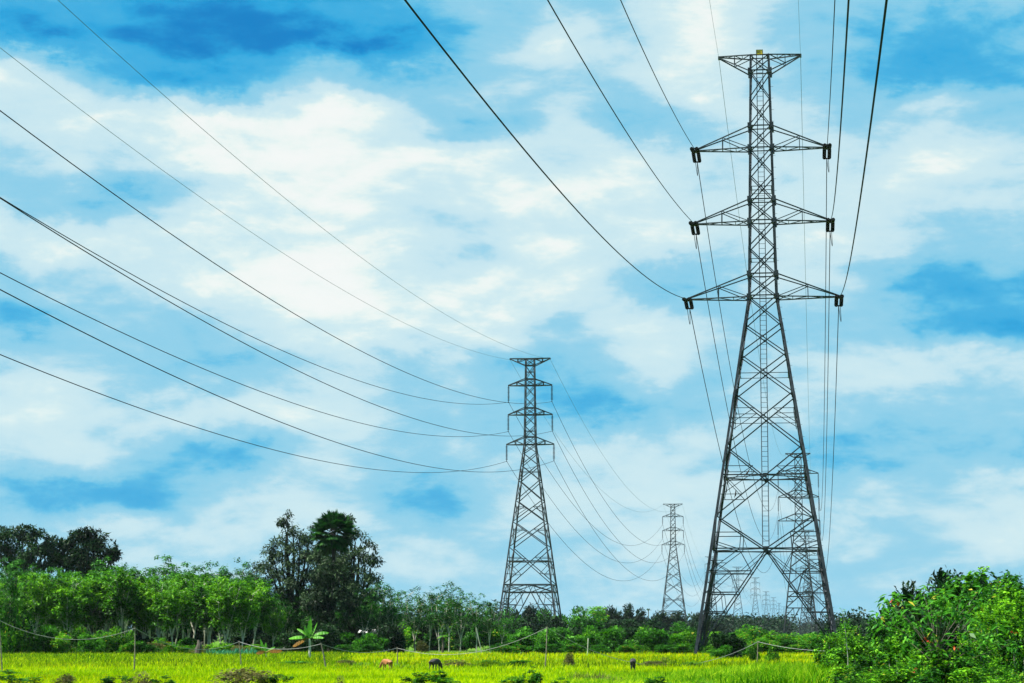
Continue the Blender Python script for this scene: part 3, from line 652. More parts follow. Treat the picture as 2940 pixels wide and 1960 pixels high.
# ---- spreading dark trees above the plantation on the left
def lobed(name, bpx, D, L_, n, Ln, W, mat, tmat, label, group, seed, gf=1.6, th=-.25, shell=3., cat="tree", fill=0, tr=.22, ybase=None, droop=.3, depth=1.):
    g = np.random.default_rng(seed); b0 = base(bpx, D); k = D / F
    lobes = []
    for (px, py, r) in L_:
        p = atD(px, py, D + g.uniform(-1, 1) * r * k * .8 * depth); lobes.append((p - b0, np.array([r * k, r * k * depth, r * k * .82])))
    r_ = empty(name, b0); mb = MB(); low = min(l[0][2] for l in lobes); f = np.array([0, 0, max(.5, low * .55)])
    mb.tube([(0, 0, -.3), f * .5 + np.array([.05, 0, 0]), f], [tr, tr * .8, tr * .65], 8); branches(g, [l[0] for l in lobes], None, tr, mb, f)
    put('trunk', mb.mesh('trunk', tmat), r_); put('crown', kite_mesh('crown', foliage(g, lobes, n, Ln, W, shell, gf, th, droop, fill), mat), r_)
    return tag(r_, label, cat, group)
GD = "dark spreading trees behind the plantation"
lobed('rain_tree', 60, 236, [(-60, 1590, 40), (0, 1530, 22), (85, 1526, 22), (140, 1560, 20), (-30, 1560, 48), (20, 1545, 37), (65, 1535, 34), (110, 1545, 31), (130, 1580, 27), (90, 1590, 40), (30, 1595, 46), (60, 1630, 48), (125, 1620, 33)], 13000, .42, .17, L_DARK, BARK_D, "dark spreading tree rising above the plantation at the left edge", GD, 1, 2.6, -.3, 1.8, tr=.35, droop=.1)
lobed('rain_tree', 175, 239, [(160, 1560, 25), (185, 1570, 24), (190, 1590, 31), (160, 1610, 33), (200, 1630, 34)], 6500, .42, .17, L_DARK, BARK_D, "lower dark tree between the two tall spreading ones at left", GD, 2, 2.6, -.3, 1.8, tr=.25, droop=.1)
lobed('rain_tree', 258, 233, [(238, 1528, 18), (290, 1535, 18), (338, 1592, 16), (205, 1560, 20), (222, 1540, 24), (250, 1540, 31), (275, 1555, 33), (310, 1575, 29), (325, 1600, 21), (250, 1590, 43), (300, 1612, 33), (220, 1605, 33), (265, 1640, 40)], 11000, .42, .17, L_DARK, BARK_D, "dark spreading tree with notched top, second tall one from the left", GD, 3, 2.6, -.3, 1.8, tr=.35, droop=.1)
# ---- the big pair with the sugar palm in the middle
lobed('bushy_tree', 835, 196, [(822, 1474, 17), (812, 1500, 20), (838, 1500, 20), (828, 1530, 30), (868, 1545, 34), (805, 1565, 34), (780, 1590, 34), (845, 1590, 48), (895, 1590, 38), (905, 1520, 22), (765, 1640, 50), (840, 1660, 70), (910, 1660, 55), (770, 1720, 60), (860, 1740, 80)],
      23000, .30, .11, L_GREY, BARK_K, "tall airy grey-green tree, left half of the big bushy pair", "big bushy pair of trees", 5, 3.2, -.08, 1.7, tr=.28, droop=.6)
lobed('bushy_tree', 1015, 193, [(1000, 1492, 20), (1010, 1525, 28), (950, 1560, 40), (925, 1600, 46), (975, 1640, 50), (980, 1545, 30), (1040, 1550, 30), (1062, 1575, 24), (1075, 1610, 26), (1030, 1600, 46), (985, 1610, 46), (1062, 1655, 36), (1020, 1680, 60), (955, 1665, 60), (1060, 1720, 40), (1000, 1750, 66), (1050, 1780, 44), (960, 1790, 60)],
      25000, .28, .11, L_GREY, BARK_K, "tall airy grey-green tree, right half of the big bushy pair", "big bushy pair of trees", 6, 3.2, -.08, 1.7, tr=.28, droop=.6)
lobed('bushy_tree', 945, 203, [(905, 1550, 32), (940, 1560, 40), (985, 1555, 34), (925, 1610, 50), (975, 1615, 50), (945, 1680, 60)], 12000, .30, .11, L_GREY, BARK_K, "airy crown filling the gap behind the fan-leaved palm", "big bushy pair of trees", 16, 2.6, -.22, 2.0, tr=.2, droop=.6)
lobed('bushy_tree', 950, 186, [(948, 1622, 30), (920, 1650, 34), (975, 1655, 34), (945, 1700, 52), (905, 1720, 44), (990, 1720, 44), (945, 1770, 60)], 14000, .28, .11, L_GREY, BARK_K, "lower dark tree hiding the fan-leaved palm's trunk", "big bushy pair of trees", 17, 2.6, -.3, 2.0, tr=.15, droop=.6)
def fan_palm(px, D, top, rpx, label, seed, mat=L_PALM, nf=36, trunk=True):
    g = np.random.default_rng(seed); b0 = base(px, D); H = HT(top, D); R = rpx * D / F; hz = H - R * .9; r_ = empty('sugar_palm', b0); mb = MB()
    mb.tube([(0, 0, -.3), (.05, 0, hz * .5), (0, 0, hz)], [.2, .17, .16], 9); Vs = []
    for i in range(nf):
        a_ = i * 2.4; el = np.interp(i / nf, [0, 1], [1.45, -1.0]) + g.uniform(-.1, .1); d = np.array([math.cos(a_) * math.cos(el), math.sin(a_) * math.cos(el), math.sin(el)]); st = d * R * .5
        c = np.array([0, 0, hz]); mb.tube([c, c + st * .6, c + st + np.array([0, 0, -.04])], [.03, .022, .018], 4)
        s_ = unit(np.cross(d, np.array([0, 0, 1.]) if abs(d[2]) < .95 else np.array([1., 0, 0]))); u_ = np.cross(s_, d)
        m = 26; an = np.linspace(-1.9, 1.9, m); dd = d[None] * np.cos(an)[:, None] + s_[None] * np.sin(an)[:, None] + u_[None] * -.18 * np.abs(np.sin(an))[:, None]
        Vs.append(kites(np.repeat((c + st)[None], m, 0), dd, np.repeat(u_[None], m, 0) + g.normal(size=(m, 3)) * .1, R * .55 * g.uniform(.85, 1.1, m), R * .15 * np.ones(m)))
    put('trunk', mb.mesh('trunk', BARK_K), r_); put('crown', kite_mesh('crown', Vs, mat), r_); return tag(r_, label, "palm", None)
fan_palm(955, 188, 1472, 70, "fan-leaved palm whose crown rises between the big bushy pair", 3)
# ---- feather palms, coconut seedlings, strap-leaved clumps
def fronds(g, n, R, up, lw=.05, curve=.8, m=26, c=(0, 0, 0), mb=None, ll=.32):
    Vs = []
    for i in range(n):
        a_ = i * 2.4 + g.uniform(-.2, .2); el = g.uniform(*up); L_ = R * g.uniform(.8, 1.1); t = np.linspace(0, 1, m)
        rr = L_ * (np.cos(el) * t); zz = L_ * (math.sin(el) * t - curve * t ** 2 * .6); P = np.stack([math.cos(a_) * rr, math.sin(a_) * rr, zz], 1) + np.array(c)
        T = unit(np.gradient(P, axis=0)); s_ = unit(np.cross(T, np.array([0, 0, 1.]))); u_ = np.cross(s_, T)
        if mb is not None: mb.tube([P[j] for j in (0, m // 3, 2 * m // 3, m - 1)], [.02 * R, .015 * R, .01 * R, .004 * R], 4)
        w = np.sin(np.clip(t * 1.1 + .1, 0, 1) * math.pi) ** .6 * L_ * ll
        for sg in (-1, 1): Vs.append(kites(P[2:], (s_ * sg + T * .6 - np.array([0, 0, .35]))[2:], u_[2:], w[2:], np.full(m - 2, lw * R)))
    return Vs
def feather_palm(px, D, top, rpx, label, seed, name='coconut_palm', nf=16, mat=L_PALM, th=.13, up=(-.3, 1.2)):
    g = np.random.default_rng(seed); b0 = base(px, D); H = HT(top, D); R = rpx * D / F; hz = max(.1, H - R * .75); r_ = empty(name, b0); mb = MB()
    mb.tube([(0, 0, -.3), (.1, 0, hz * .5), (0, 0, hz)], [th, th * .75, th * .65], 7); Vs = fronds(g, nf, R, up, .05, .8, 22, (0, 0, hz), mb)
    put('trunk', mb.mesh('trunk', BARK_D), r_); put('crown', kite_mesh('crown', Vs, mat), r_); return tag(r_, label, "palm", "palms among the far trees" if D > 200 else None)
feather_palm(1793, 480, 1755, 26, "hazy coconut palm with pale trunk among the dark far trees", 1, th=.25)
feather_palm(1862, 600, 1744, 12, "small slim areca palm standing above the far treetops", 2, 'areca_palm', 9, th=.16, up=(.2, 1.3))
feather_palm(1716, 420, 1748, 20, "coconut palm poking out of the round tree behind the pylon", 3, th=.2)
feather_palm(1600, 250, 1790, 22, "low palm behind the mid-field pylon's right leg", 4)
feather_palm(2868, 92, 1625, 34, "coconut-like palm head at the top of the right-hand thicket", 5, nf=14)
feather_palm(1105 + 165, 190, 1808, 22, "young coconut palm under the thin trees", 6, nf=12, mat=L_BRT)
feather_palm(185, 166, 1800, 30, "young coconut palm with upright fronds below the plantation at left", 7, nf=12, mat=L_BRT, up=(.5, 1.4))
feather_palm(240, 167, 1830, 22, "smaller bright young palm beside the upright-fronded one at left", 8, nf=12, mat=L_BRT, up=(.3, 1.2))
def strap(px, D, top, wpx, mat, label, seed, n=120, name='strap_leaf_clump', cat="plant", lw=.06, curve=1.1):
    g = np.random.default_rng(seed); b0 = base(px, D); H = max(.25, HT(top, D) - b0[2]); W = wpx * D / F; V_ = []; F_ = []; c = 0
    for i in range(n):
        ox = np.array([g.uniform(-.5, .5) * W, g.uniform(-.5, .5) * min(W, 1.5), 0]); a_ = g.uniform(0, 6.28); L_ = H * g.uniform(.8, 1.25); el = g.uniform(.7, 1.45)
        P = []
        for t in (0, .3, .6, .85, 1): P.append(ox + np.array([math.cos(a_) * L_ * math.cos(el) * t * 1.2, math.sin(a_) * L_ * math.cos(el) * t * 1.2, L_ * (math.sin(el) * t - (curve - .5) * t * t * .5)]))
        s_ = np.array([-math.sin(a_), math.cos(a_), 0]) * lw
        for j, p in enumerate(P): w = (.6, 1, .9, .6, .06)[j]; V_ += [p - s_ * w / 2, p + s_ * w / 2]
        for j in range(4): F_.append((c + 2 * j, c + 2 * j + 1, c + 2 * j + 3, c + 2 * j + 2))
        c += 10
    return tag(put(name, mesh_of(name, V_, F_, mat), None, b0), label, cat, None)
strap(610, 160, 1855, 28, L_BLUE, "small bluish strap-leaved clump right of the dead stump", 1, 60)
strap(645, 158, 1856, 40, L_BLUE, "bluish strap-leaved clump between the small clump and the fence post", 2, 90)
strap(695, 157, 1850, 52, L_BLUE, "largest bluish strap-leaved clump behind the second fence post", 3, 140)
strap(725, 158, 1856, 36, L_BLUE, "bluish strap-leaved clump right of the second fence post", 4, 90)
# ---- bananas
def banana(px, D, Hs, leaves, label, seed):
    g = np.random.default_rng(seed); b0 = base(px, D); r_ = empty('banana_plant', b0); mb = MB()
    mb.tube([(0, 0, -.2), (.02, 0, Hs * .5), (0, 0, Hs)], [.10 * Hs / 1.3, .085 * Hs / 1.3, .05 * Hs / 1.3], 8); put('stem', mb.mesh('stem', BARK_P), r_)
    for (a_, el, L_, W_, curve, dry) in leaves:
        m = 15; t = np.linspace(0, 1, m); rr = L_ * math.cos(el) * t; zz = L_ * (math.sin(el) * t - curve * t ** 2); P = np.stack([math.cos(a_) * rr, math.sin(a_) * rr * 1., zz + Hs], 1)
        T = unit(np.gradient(P, axis=0)); s_ = unit(np.cross(T, np.array([0, 0, 1.])) + 1e-4); u_ = np.cross(s_, T); V_ = []; F_ = []
        w = np.where(t < .22, .02, np.clip(np.sin(np.clip((t - .18) / .82, 0, 1) * math.pi) ** .5, .05, 1)) * W_ / 2
        for j in range(m):
            nt = .75 if j % 2 else 1.; V_ += [P[j] - s_[j] * w[j] * nt + u_[j] * w[j] * .25 - np.array([0, 0, (1.0 + dry) * w[j]]), P[j], P[j] + s_[j] * w[j] * (1.7 - nt) * .8 + u_[j] * w[j] * .25 - np.array([0, 0, (1.0 + dry) * w[j]])]
        for j in range(m - 1): F_ += [(3 * j, 3 * j + 1, 3 * j + 4, 3 * j + 3), (3 * j + 1, 3 * j + 2, 3 * j + 5, 3 * j + 4)]
        lf = put('leaf', mesh_of('leaf', V_, F_, L_BROWN if dry else L_BAN), r_)
        if dry: lf['label'] = "orange-brown dry hanging leaf"
        mr = MB(); mr.tube([p + np.array([0, 0, .012]) for p in P[::3]], [.03 * L_ / 1.5, .02, .015, .01, .005][:len(P[::3])], 4); put('midrib', mr.mesh('midrib', L_BAN if not dry else L_BROWN), lf)
    return tag(r_, label, "banana plant", "banana plants at the field edge")
banana(889, 139, 1.28, [(3.0, .45, 1.5, .5, .42, 0), (3.3, 1.0, 1.45, .46, .42, 0), (2.6, 1.15, 1.05, .38, .12, 0), (1.5, 1.45, 1.35, .4, .02, 0), (.6, 1.15, 1.2, .4, .08, 0), (.1, .8, 1.7, .5, .5, 0), (-.2, .5, 1.1, .4, .42, 0), (3.25, .2, 1.05, .3, .62, 1)],
       "larger banana plant with big ragged leaves, beside the leaning fence post", 1)
banana(764, 141, .42, [(2.6, 1.1, 1.1, .3, .1, 0), (.5, .85, .9, .3, .35, 0), (.05, .55, 1.2, .26, .42, 1), (1.8, 1.3, .8, .24, .2, 0), (3.6, .5, .7, .22, .5, 1)], "small banana plant with one orange dry leaf, left of the larger one", 2)
# ---- bushes
BUSHM = {}
def bush_proto(key, mat, n, Ln, W, style='r', seed=0, lob=9, stem=True):
    g = np.random.default_rng(seed); lobes = []
    for i in range(lob):
        a_ = g.uniform(0, 6.28); r = g.uniform(.05, .36); z = g.uniform(.12, .72); R = g.uniform(.14, .25) if lob < 16 else g.uniform(.09, .16); lobes.append((np.array([r * math.cos(a_), r * math.sin(a_), z * (1.05 - r)]), (R, R, R * .9)))
    if style == 'u':
        C, _ = in_lobes(g, lobes, n // 9, 3.); C[:, 2] = np.clip(C[:, 2], .02, 1.1); V_ = [umbrella(g, C, 9, Ln, W, .3, Ln * .25)]
    elif style == 's':
        C, _ = in_lobes(g, lobes, n // 14, 3.); Vs = []
        for c in C:      # sprays: a twig with paired leaves
            d = unit(c * np.array([1, 1, .3]) + g.normal(size=3) * .25 + np.array([0, 0, .35])); t = np.linspace(0, 1, 7); P = c + d * t[:, None] * Ln * 3 - np.array([0, 0, .25]) * (t[:, None] ** 2) * Ln * 2
            s_ = unit(np.cross(d, np.array([0, 0, 1.])) + 1e-5)
            for sg in (-1, 1): Vs.append(kites(P, np.repeat((s_ * sg + d * .5 - np.array([0, 0, .1]))[None], 7, 0), g.normal(size=(7, 3)) * .3 + np.array([0, 0, 1.]), Ln * g.uniform(.7, 1.1, 7), np.full(7, W)))
        V_ = Vs
    else: V_ = foliage(g, lobes, n, Ln, W, 3., 0, 0, .15, n // 25)
    zt_ = np.percentile(np.concatenate(V_)[:, 2], 99.3); V_ = [v * np.array([1.1, 1.1, 1 / zt_]) for v in V_]
    V_ = [np.where(v[:, 2:3] < 0, v * np.array([1, 1, 0]), v) for v in V_]
    me = kite_mesh('foliage', V_, mat); mb = MB()
    for i in range(7):
        l = lobes[i % lob][0]; mb.tube([(l[0] * .15, l[1] * .15, -.05), l * .55, l * 1.12 + np.array([0, 0, .1])], [.014, .010, .004], 4)
    BUSHM.setdefault(key, []).append((me, mb.mesh('stems', BARK_D if mat in (L_DARK, L_BUSH) else BARK_P)))
for i in range(4):
    bush_proto('dark', L_BUSH, 4200, .055, .026, 'r', 50 + i); bush_proto('bright', L_BRT, 3600, .075, .026, 'u', 60 + i)
    bush_proto('near', L_NEAR, 5200, .045, .018, 'r', 70 + i, 11); bush_proto('spray', L_NEAR, 5000, .035, .015, 's', 80 + i, 11)
    bush_proto('spike', L_BRT, 3000, .12, .022, 'u', 90 + i); bush_proto('dry', L_DRY, 2600, .05, .018, 'r', 95 + i); bush_proto('far', L_FAR, 3200, .06, .035, 'r', 100 + i, 12)
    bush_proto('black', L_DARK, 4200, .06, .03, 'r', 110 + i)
for i in range(5):
    bush_proto('thick', L_NEAR, 3600, .055, .027, 'u', 130 + i, 22); bush_proto('thickd', L_BUSH, 3200, .06, .03, 'u', 140 + i, 20)
bn = [0]
def bush(key, px, D, top, wpx, label, group, name='bush', cat="bush", parts=True, dscale=1., zb=0.):
    i = bn[0] = bn[0] + 1; me, st = BUSHM[key][i % 4]; b0 = base(px, D); b0[2] += zb; H = HT(top, D) - b0[2]; W = wpx * D / F * 1.1
    if name == 'shrub': W = max(W, .9 * H)
    if parts:
        r_ = empty(name, b0, i * 1.7, (W, W * dscale, H * .98)); put('stems', st, r_); put('foliage', me, r_)
    else: r_ = put(name, me, None, b0, i * 1.7, (W, W * dscale, H * .98))
    return tag(r_, label, cat, group)
for i, px in enumerate(range(-20, 350, 40)): bush(('near', 'dark', 'bright')[i % 3], px + rg.uniform(-8, 8), 165 + rg.uniform(-2, 2), 1806 + rg.uniform(-12, 14), 80, "leafy bush before the plantation's left end, level with the young palms", "bushes before the plantation's left end", parts=False)
for i, px in enumerate(range(380, 760, 40)): bush(('bright', 'dark', 'dry')[i % 3], px + rg.uniform(-8, 8), 164 + rg.uniform(-2, 2), 1846 + rg.uniform(-8, 8), 70, "low weedy bush before the plantation trunks", "low bushes before the plantation", parts=False)
# low growth under the plantation and the big trees
for i, px in enumerate(range(-20, 560, 46)): bush(('dark', 'black', 'dark', 'bright')[i % 4], px + rg.uniform(-8, 8), 168 + rg.uniform(-2, 3), 1838 + rg.uniform(-14, 10), 66, "low undergrowth bush at the foot of the plantation trees", "undergrowth bushes below the plantation", parts=False)
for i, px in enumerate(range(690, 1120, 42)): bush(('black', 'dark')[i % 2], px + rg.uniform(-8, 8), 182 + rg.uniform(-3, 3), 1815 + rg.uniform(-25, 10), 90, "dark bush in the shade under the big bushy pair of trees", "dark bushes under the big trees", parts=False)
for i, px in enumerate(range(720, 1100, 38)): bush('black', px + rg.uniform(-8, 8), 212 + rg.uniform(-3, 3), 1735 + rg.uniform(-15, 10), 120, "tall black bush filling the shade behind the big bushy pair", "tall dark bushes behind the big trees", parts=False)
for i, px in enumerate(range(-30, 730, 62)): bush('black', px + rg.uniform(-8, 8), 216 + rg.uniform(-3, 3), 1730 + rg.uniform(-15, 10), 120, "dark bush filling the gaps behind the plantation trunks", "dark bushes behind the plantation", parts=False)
for i, px in enumerate(range(1120, 1450, 44)): bush(('dark', 'bright', 'black')[i % 3], px + rg.uniform(-6, 6), 212 + rg.uniform(-3, 3), 1790 + rg.uniform(-25, 15), 90, "bush behind the thin trees left of the mid-field pylon", "bushes behind the thin trees", parts=False)
bush('near', 30, 164, 1672, 130, "full round-topped green tree reaching the ground at the left edge", None, 'bushy_tree', "tree", dscale=.8)
bush('dark', 985, 172, 1850, 60, "round bush in front of the white hut", None); bush('dark', 1060, 172, 1848, 66, "round bush right of the white hut's roof", None)
bush('dry', 1215, 176, 1838, 44, "brownish bush under the thin trees", None)
# hedge band from the mid-field pylon to the nearest pylon
hb = [(1455, 1838, 70), (1500, 1815, 76), (1548, 1822, 70), (1600, 1808, 80), (1650, 1825, 74), (1700, 1812, 84), (1745, 1806, 80), (1790, 1800, 90), (1840, 1798, 90), (1885, 1806, 84), (1925, 1822, 76), (1975, 1812, 100), (2010, 1835, 60)]
for i, (px, top, w) in enumerate(hb):
    bush(('dark', 'dark', 'near')[i % 3], px, 176 + (i % 3) * 2.5, top, w * 1.25, "%s bush from the left in the dark hedge between the two main pylons" % ORD[i], "hedge between the two main pylons")
for i, (px, top) in enumerate(((1480, 1850), (1570, 1848), (1640, 1846), (1730, 1850), (1815, 1848), (1900, 1850), (1960, 1846))):
    bush(('bright', 'dark')[i % 2], px, 170, top, 84, "low bush at the front of the hedge, %s from the left" % ORD[i], "low bushes before the hedge")
# middle-distance trees beyond the hedge
mt = [(1475, 1746, 70, 'dark', 390), (1525, 1740, 80, 'far', 400), (1560, 1748, 70, 'dark', 385), (1632, 1746, 84, 'dark', 390), (1682, 1742, 88, 'bright', 400), (1728, 1752, 60, 'far', 410), (1768, 1744, 60, 'far', 460), (1803, 1736, 50, 'far', 470), (1832, 1750, 60, 'far', 455),
      (1883, 1768, 46, 'far', 470), (1912, 1757, 56, 'far', 520), (1948, 1756, 56, 'far', 540), (1990, 1772, 46, 'far', 560), (2012, 1757, 44, 'far', 600), (2050, 1776, 60, 'far', 620), (1500, 1775, 90, 'black', 300), (1590, 1772, 90, 'black', 310), (1680, 1776, 90, 'dark', 300), (1770, 1778, 90, 'black', 310), (1855, 1782, 80, 'black', 300), (1940, 1786, 80, 'dark', 300), (2020, 1790, 70, 'black', 310)]
for i, (px, top, w, k_, D) in enumerate(mt):
    bush(k_, px, D, top, w * 1.25, ("%s treetop from the left along the skyline beyond the hedge" % ORD[i]) if i < 15 else "dark middle tree below the skyline, between hedge and far trees, %s" % ORD[i - 15], "trees beyond the hedge", 'broadleaf_tree', "tree", D < 420)
for i, px in enumerate(range(1985, 2440, 42)): bush(('dark', 'black', 'bright')[i % 3], px, 232 + rg.uniform(-8, 8), 1822 + rg.uniform(-10, 8), 84, "bush in the band behind the leafy plants under the nearest pylon", "bushes behind the leafy plants", parts=False)
for i, px in enumerate(range(1440, 2010, 44)): bush(('dark', 'black')[i % 2], px, 225 + rg.uniform(-8, 8), 1806 + rg.uniform(-10, 8), 90, "dark bush just behind the hedge between the two main pylons", "bushes just behind the hedge", parts=False)
# bushes round the nearest pylon's feet and the leafy plants behind it
bush('black', 2092, 142, 1818, 96, "dark bush in front of the nearest pylon's left foot, right of its leg", None); bush('dark', 2070, 140, 1852, 70, "low bush at the nearest pylon's left leg, foremost there", None); bush('dark', 2128, 150, 1846, 80, "small bush between the dark foot bush and the sapling on the post", None); bush('near', 2050, 160, 1862, 50, "small bush hiding the nearest pylon's left footing", None)
bush('dark', 2085, 168, 1822, 120, "dark bush hugging the nearest pylon's left foot", None); bush('near', 2035, 172, 1852, 50, "small bush left of the nearest pylon's front foot", None)
bush('black', 2110, 171, 1845, 70, "low black bush right of the nearest pylon's left foot", None)
i = 0
for px, top, w, k_, D in ((2150, 1795, 70, 'bright', 190), (2195, 1808, 60, 'dark', 196), (2215, 1812, 70, 'bright', 186), (2245, 1822, 70, 'spike', 182), (2290, 1818, 74, 'bright', 186), (2330, 1822, 80, 'spike', 182), (2370, 1815, 80, 'dark', 192), (2130, 1822, 60, 'spike', 180),
        (2180, 1832, 76, 'spike', 177), (2270, 1838, 76, 'dark', 178), (2310, 1840, 70, 'bright', 176), (2225, 1842, 60, 'bright', 176), (2350, 1845, 70, 'dark', 174), (2390, 1805, 80, 'dark', 200)):
    bush(k_, px, D, top, w * 1.2, "leafy plant behind the nearest pylon, %s counted from the left" % ORD[i], "leafy plants behind the nearest pylon", 'leafy_plant', "plant"); i += 1
bush('near', 2165, 128, 1838, 36, "leafy sapling growing round the right fence post", None, 'sapling', "sapling"); bush('near', 2216, 127, 1846, 44, "leafy sapling right of the right fence post", None, 'sapling', "sapling")
# the near thicket on the right
th = [('thickd', 2415, 92, 1792, 110), ('thick', 2380, 78, 1820, 90), ('spray', 2440, 76, 1790, 90), ('thick', 2400, 66, 1860, 110), ('thick', 2470, 64, 1835, 130), ('thickd', 2525, 98, 1768, 120), ('thickd', 2590, 104, 1748, 110),
      ('black', 2655, 110, 1683, 110), ('thickd', 2610, 100, 1735, 120), ('thickd', 2700, 108, 1688, 120), ('far', 2728, 116, 1646, 60), ('thickd', 2762, 110, 1662, 90), ('thick', 2800, 100, 1642, 100), ('spray', 2845, 84, 1660, 110), ('thickd', 2872, 89, 1648, 70), ('thick', 2760, 90, 1672, 120), ('black', 2820, 96, 1690, 160), ('thickd', 2905, 90, 1655, 90), ('thick', 2930, 70, 1688, 110),
      ('spray', 2880, 62, 1705, 130), ('thick', 2560, 60, 1815, 150), ('thickd', 2600, 74, 1775, 150), ('black', 2640, 80, 1740, 150), ('thickd', 2700, 76, 1735, 160), ('thick', 2790, 66, 1725, 150), ('thickd', 2860, 68, 1735, 150), ('black', 2760, 60, 1790, 170), ('spray', 2810, 52, 1800, 130),
      ('thick', 2920, 52, 1790, 140), ('thick', 2500, 54, 1880, 160), ('spray', 2620, 52, 1870, 150), ('thick', 2700, 50, 1862, 170), ('thickd', 2790, 50, 1860, 170), ('spray', 2875, 46, 1870, 150), ('thick', 2580, 47, 1915, 150), ('thick', 2420, 56, 1905, 120), ('thickd', 2690, 45, 1920, 160), ('thick', 2780, 44, 1915, 160), ('spray', 2900, 43, 1920, 170), ('spray', 2480, 48, 1925, 130)]
ADJ = {'thickd': "dark green", 'thick': "mid green", 'spray': "feathery", 'black': "shade-dark", 'far': "blue-green"}  # black shrubs are added as dark gaps, shade put into their leaf colour
for i, (k_, px, D, top, w) in enumerate(th):
    row = "on the skyline" if top < 1700 else ("in the upper part" if top < 1780 else ("in the middle" if top < 1860 else "at the bottom"))
    wh = "left end" if px < 2480 else ("left half" if px < 2650 else ("right half" if px < 2830 else "right end"))
    bush(k_, px, D, top, w * 1.25, "%s shrub %s of the thicket's %s, %s" % (ADJ[k_], row, wh, ["foremost", "set back"][D > 62]), "shrubs of the right-hand thicket", 'shrub', "shrub")
# large-leaved shrub in front of the thicket
g = np.random.default_rng(7); b0 = base(2688, 50); sh = empty('broad_leaf_shrub', b0); mb = MB(); WH = [(2520, 1762), (2535, 1790), (2548, 1722), (2566, 1706), (2600, 1722), (2585, 1760), (2620, 1745), (2650, 1692), (2668, 1712), (2694, 1697), (2712, 1712), (2730, 1742), (2748, 1756), (2705, 1760), (2660, 1760), (2795, 1772), (2818, 1690), (2800, 1735), (2760, 1720), (2640, 1800), (2610, 1830), (2780, 1825), (2810, 1815), (2840, 1835), (2700, 1835), (2690, 1870), (2870, 1800), (2900, 1850), (2740, 1900), (2640, 1900), (2800, 1925)]
fk = np.array([0, 0, .9]); mb.tube([(0, 0, -.2), (.02, 0, .5), fk, (.02, .1, 1.7)], [.022, .02, .017, .009], 6); Cs = []
for (px, py) in WH:
    c = atD(px, py, 50 + g.uniform(-1.6, 1.2)) - b0; Cs.append(c); f_ = np.array([0, 0, min(max(c[2] * .5, .2), 1.5)]); mb.tube([f_, lerp(f_, c, .55) + np.array([0, 0, .05]), c], [.008, .006, .003], 5)
put('branches', mb.mesh('branches', BARK_D), sh); Cs = np.array(Cs)
put('leaves', kite_mesh('leaves', [umbrella(g, Cs, 13, .22, .09, .5, .11), umbrella(g, Cs + g.normal(size=Cs.shape) * .12 - np.array([0, 0, .15]), 11, .15, .065, .6, .14)], L_BIG), sh)
CR = np.array([atD(px, py, 49) - b0 for px, py in ((2565, 1724), (2583, 1727), (2652, 1832), (2668, 1840), (2742, 1855), (2625, 1920), (2910, 1812))])
lf = put('red_leaves', kite_mesh('red_leaves', [umbrella(g, CR, 4, .085, .045, .7, .03)], L_RED), sh); lf['label'] = "withered red leaves"
tag(sh, "shrub with large glossy drooping leaves and a few red ones, foremost in the thicket", "shrub")
sp = empty('sprig_shrub', base(2430, 62)); mb = MB(); top = atD(2418, 1748, 62) - np.array(sp.location); mb.tube([(0, 0, 0), (.03, 0, .9), (-.02, 0, 1.6), top], [.015, .012, .008, .004], 5); put('stem', mb.mesh('stem', BARK_P), sp)
put('leaves', kite_mesh('leaves', [umbrella(np.random.default_rng(2), np.array([lerp(top * .55, top, t) for t in np.linspace(0, 1, 16)]), 6, .075, .035, 0., .03)], L_NEAR), sp); tag(sp, "thin upright sprig sticking out above the thicket's left end", "shrub")
g = np.random.default_rng(8); dt = empty('bare_tree', base(2925, 95)); mb = MB(); f = np.array([0, 0, 2.2]); mb.tube([(0, 0, -.2), f], [.06, .04], 6)
branches(g, [f + np.array([x, y, z]) for x, y, z in ((-.4, 0, 1.9), (.1, .2, 2.2), (.4, 0, 1.7), (-.1, -.3, 2.1), (.6, .2, 1.3), (-.7, 0, 1.2))], None, .05, mb, f); put('trunk', mb.mesh('trunk', BARK_D), dt); tag(dt, "thin bare-twigged tree sticking up at the right edge", "tree")
# low tufts along the bottom of the picture
for i, (px, top, w, k_, D, lab) in enumerate(((30, 1922, 150, 'thickd', 60, "round green bush at the bottom left corner"), (188, 1932, 60, 'dry', 59, "thin weedy tuft right of the corner bush"), (330, 1938, 80, 'thickd', 59, "low leafy tuft below the first fence post"), (400, 1926, 70, 'dry', 59, "taller weed tuft right of the low leafy one"),
      (470, 1938, 80, 'thickd', 59, "low tuft between weed tuft and wide bush"), (700, 1916, 150, 'dry', 59, "wide yellow-green bush at the bottom below the banana plants"), (790, 1934, 80, 'thickd', 59, "small dark tuft at the wide bush's right"), (972, 1938, 34, 'dry', 59, "tiny brownish tuft left of the glossy bush"),
      (1185, 1930, 70, 'thickd', 59, "left part bush of the glossy clump at the bottom centre"), (1245, 1924, 120, 'thickd', 59, "largest glossy dark-leaved bush at the bottom centre"), (1475, 1940, 60, 'thickd', 59, "low leafy tuft right of the bottom centre bush"), (1528, 1908, 60, 'thickd', 59, "dark upright bush below the mid-field pylon"),
      (1600, 1942, 60, 'thickd', 59, "low tuft between dark upright bush and dry grass"), (1880, 1940, 90, 'thickd', 59, "low leafy tuft below the black calf"), (2020, 1946, 90, 'spray', 59, "feathery tuft at the bottom below the nearest pylon"))):
    bush(k_, px, D, top, w * 1.3, lab, "tufts along the bottom edge")
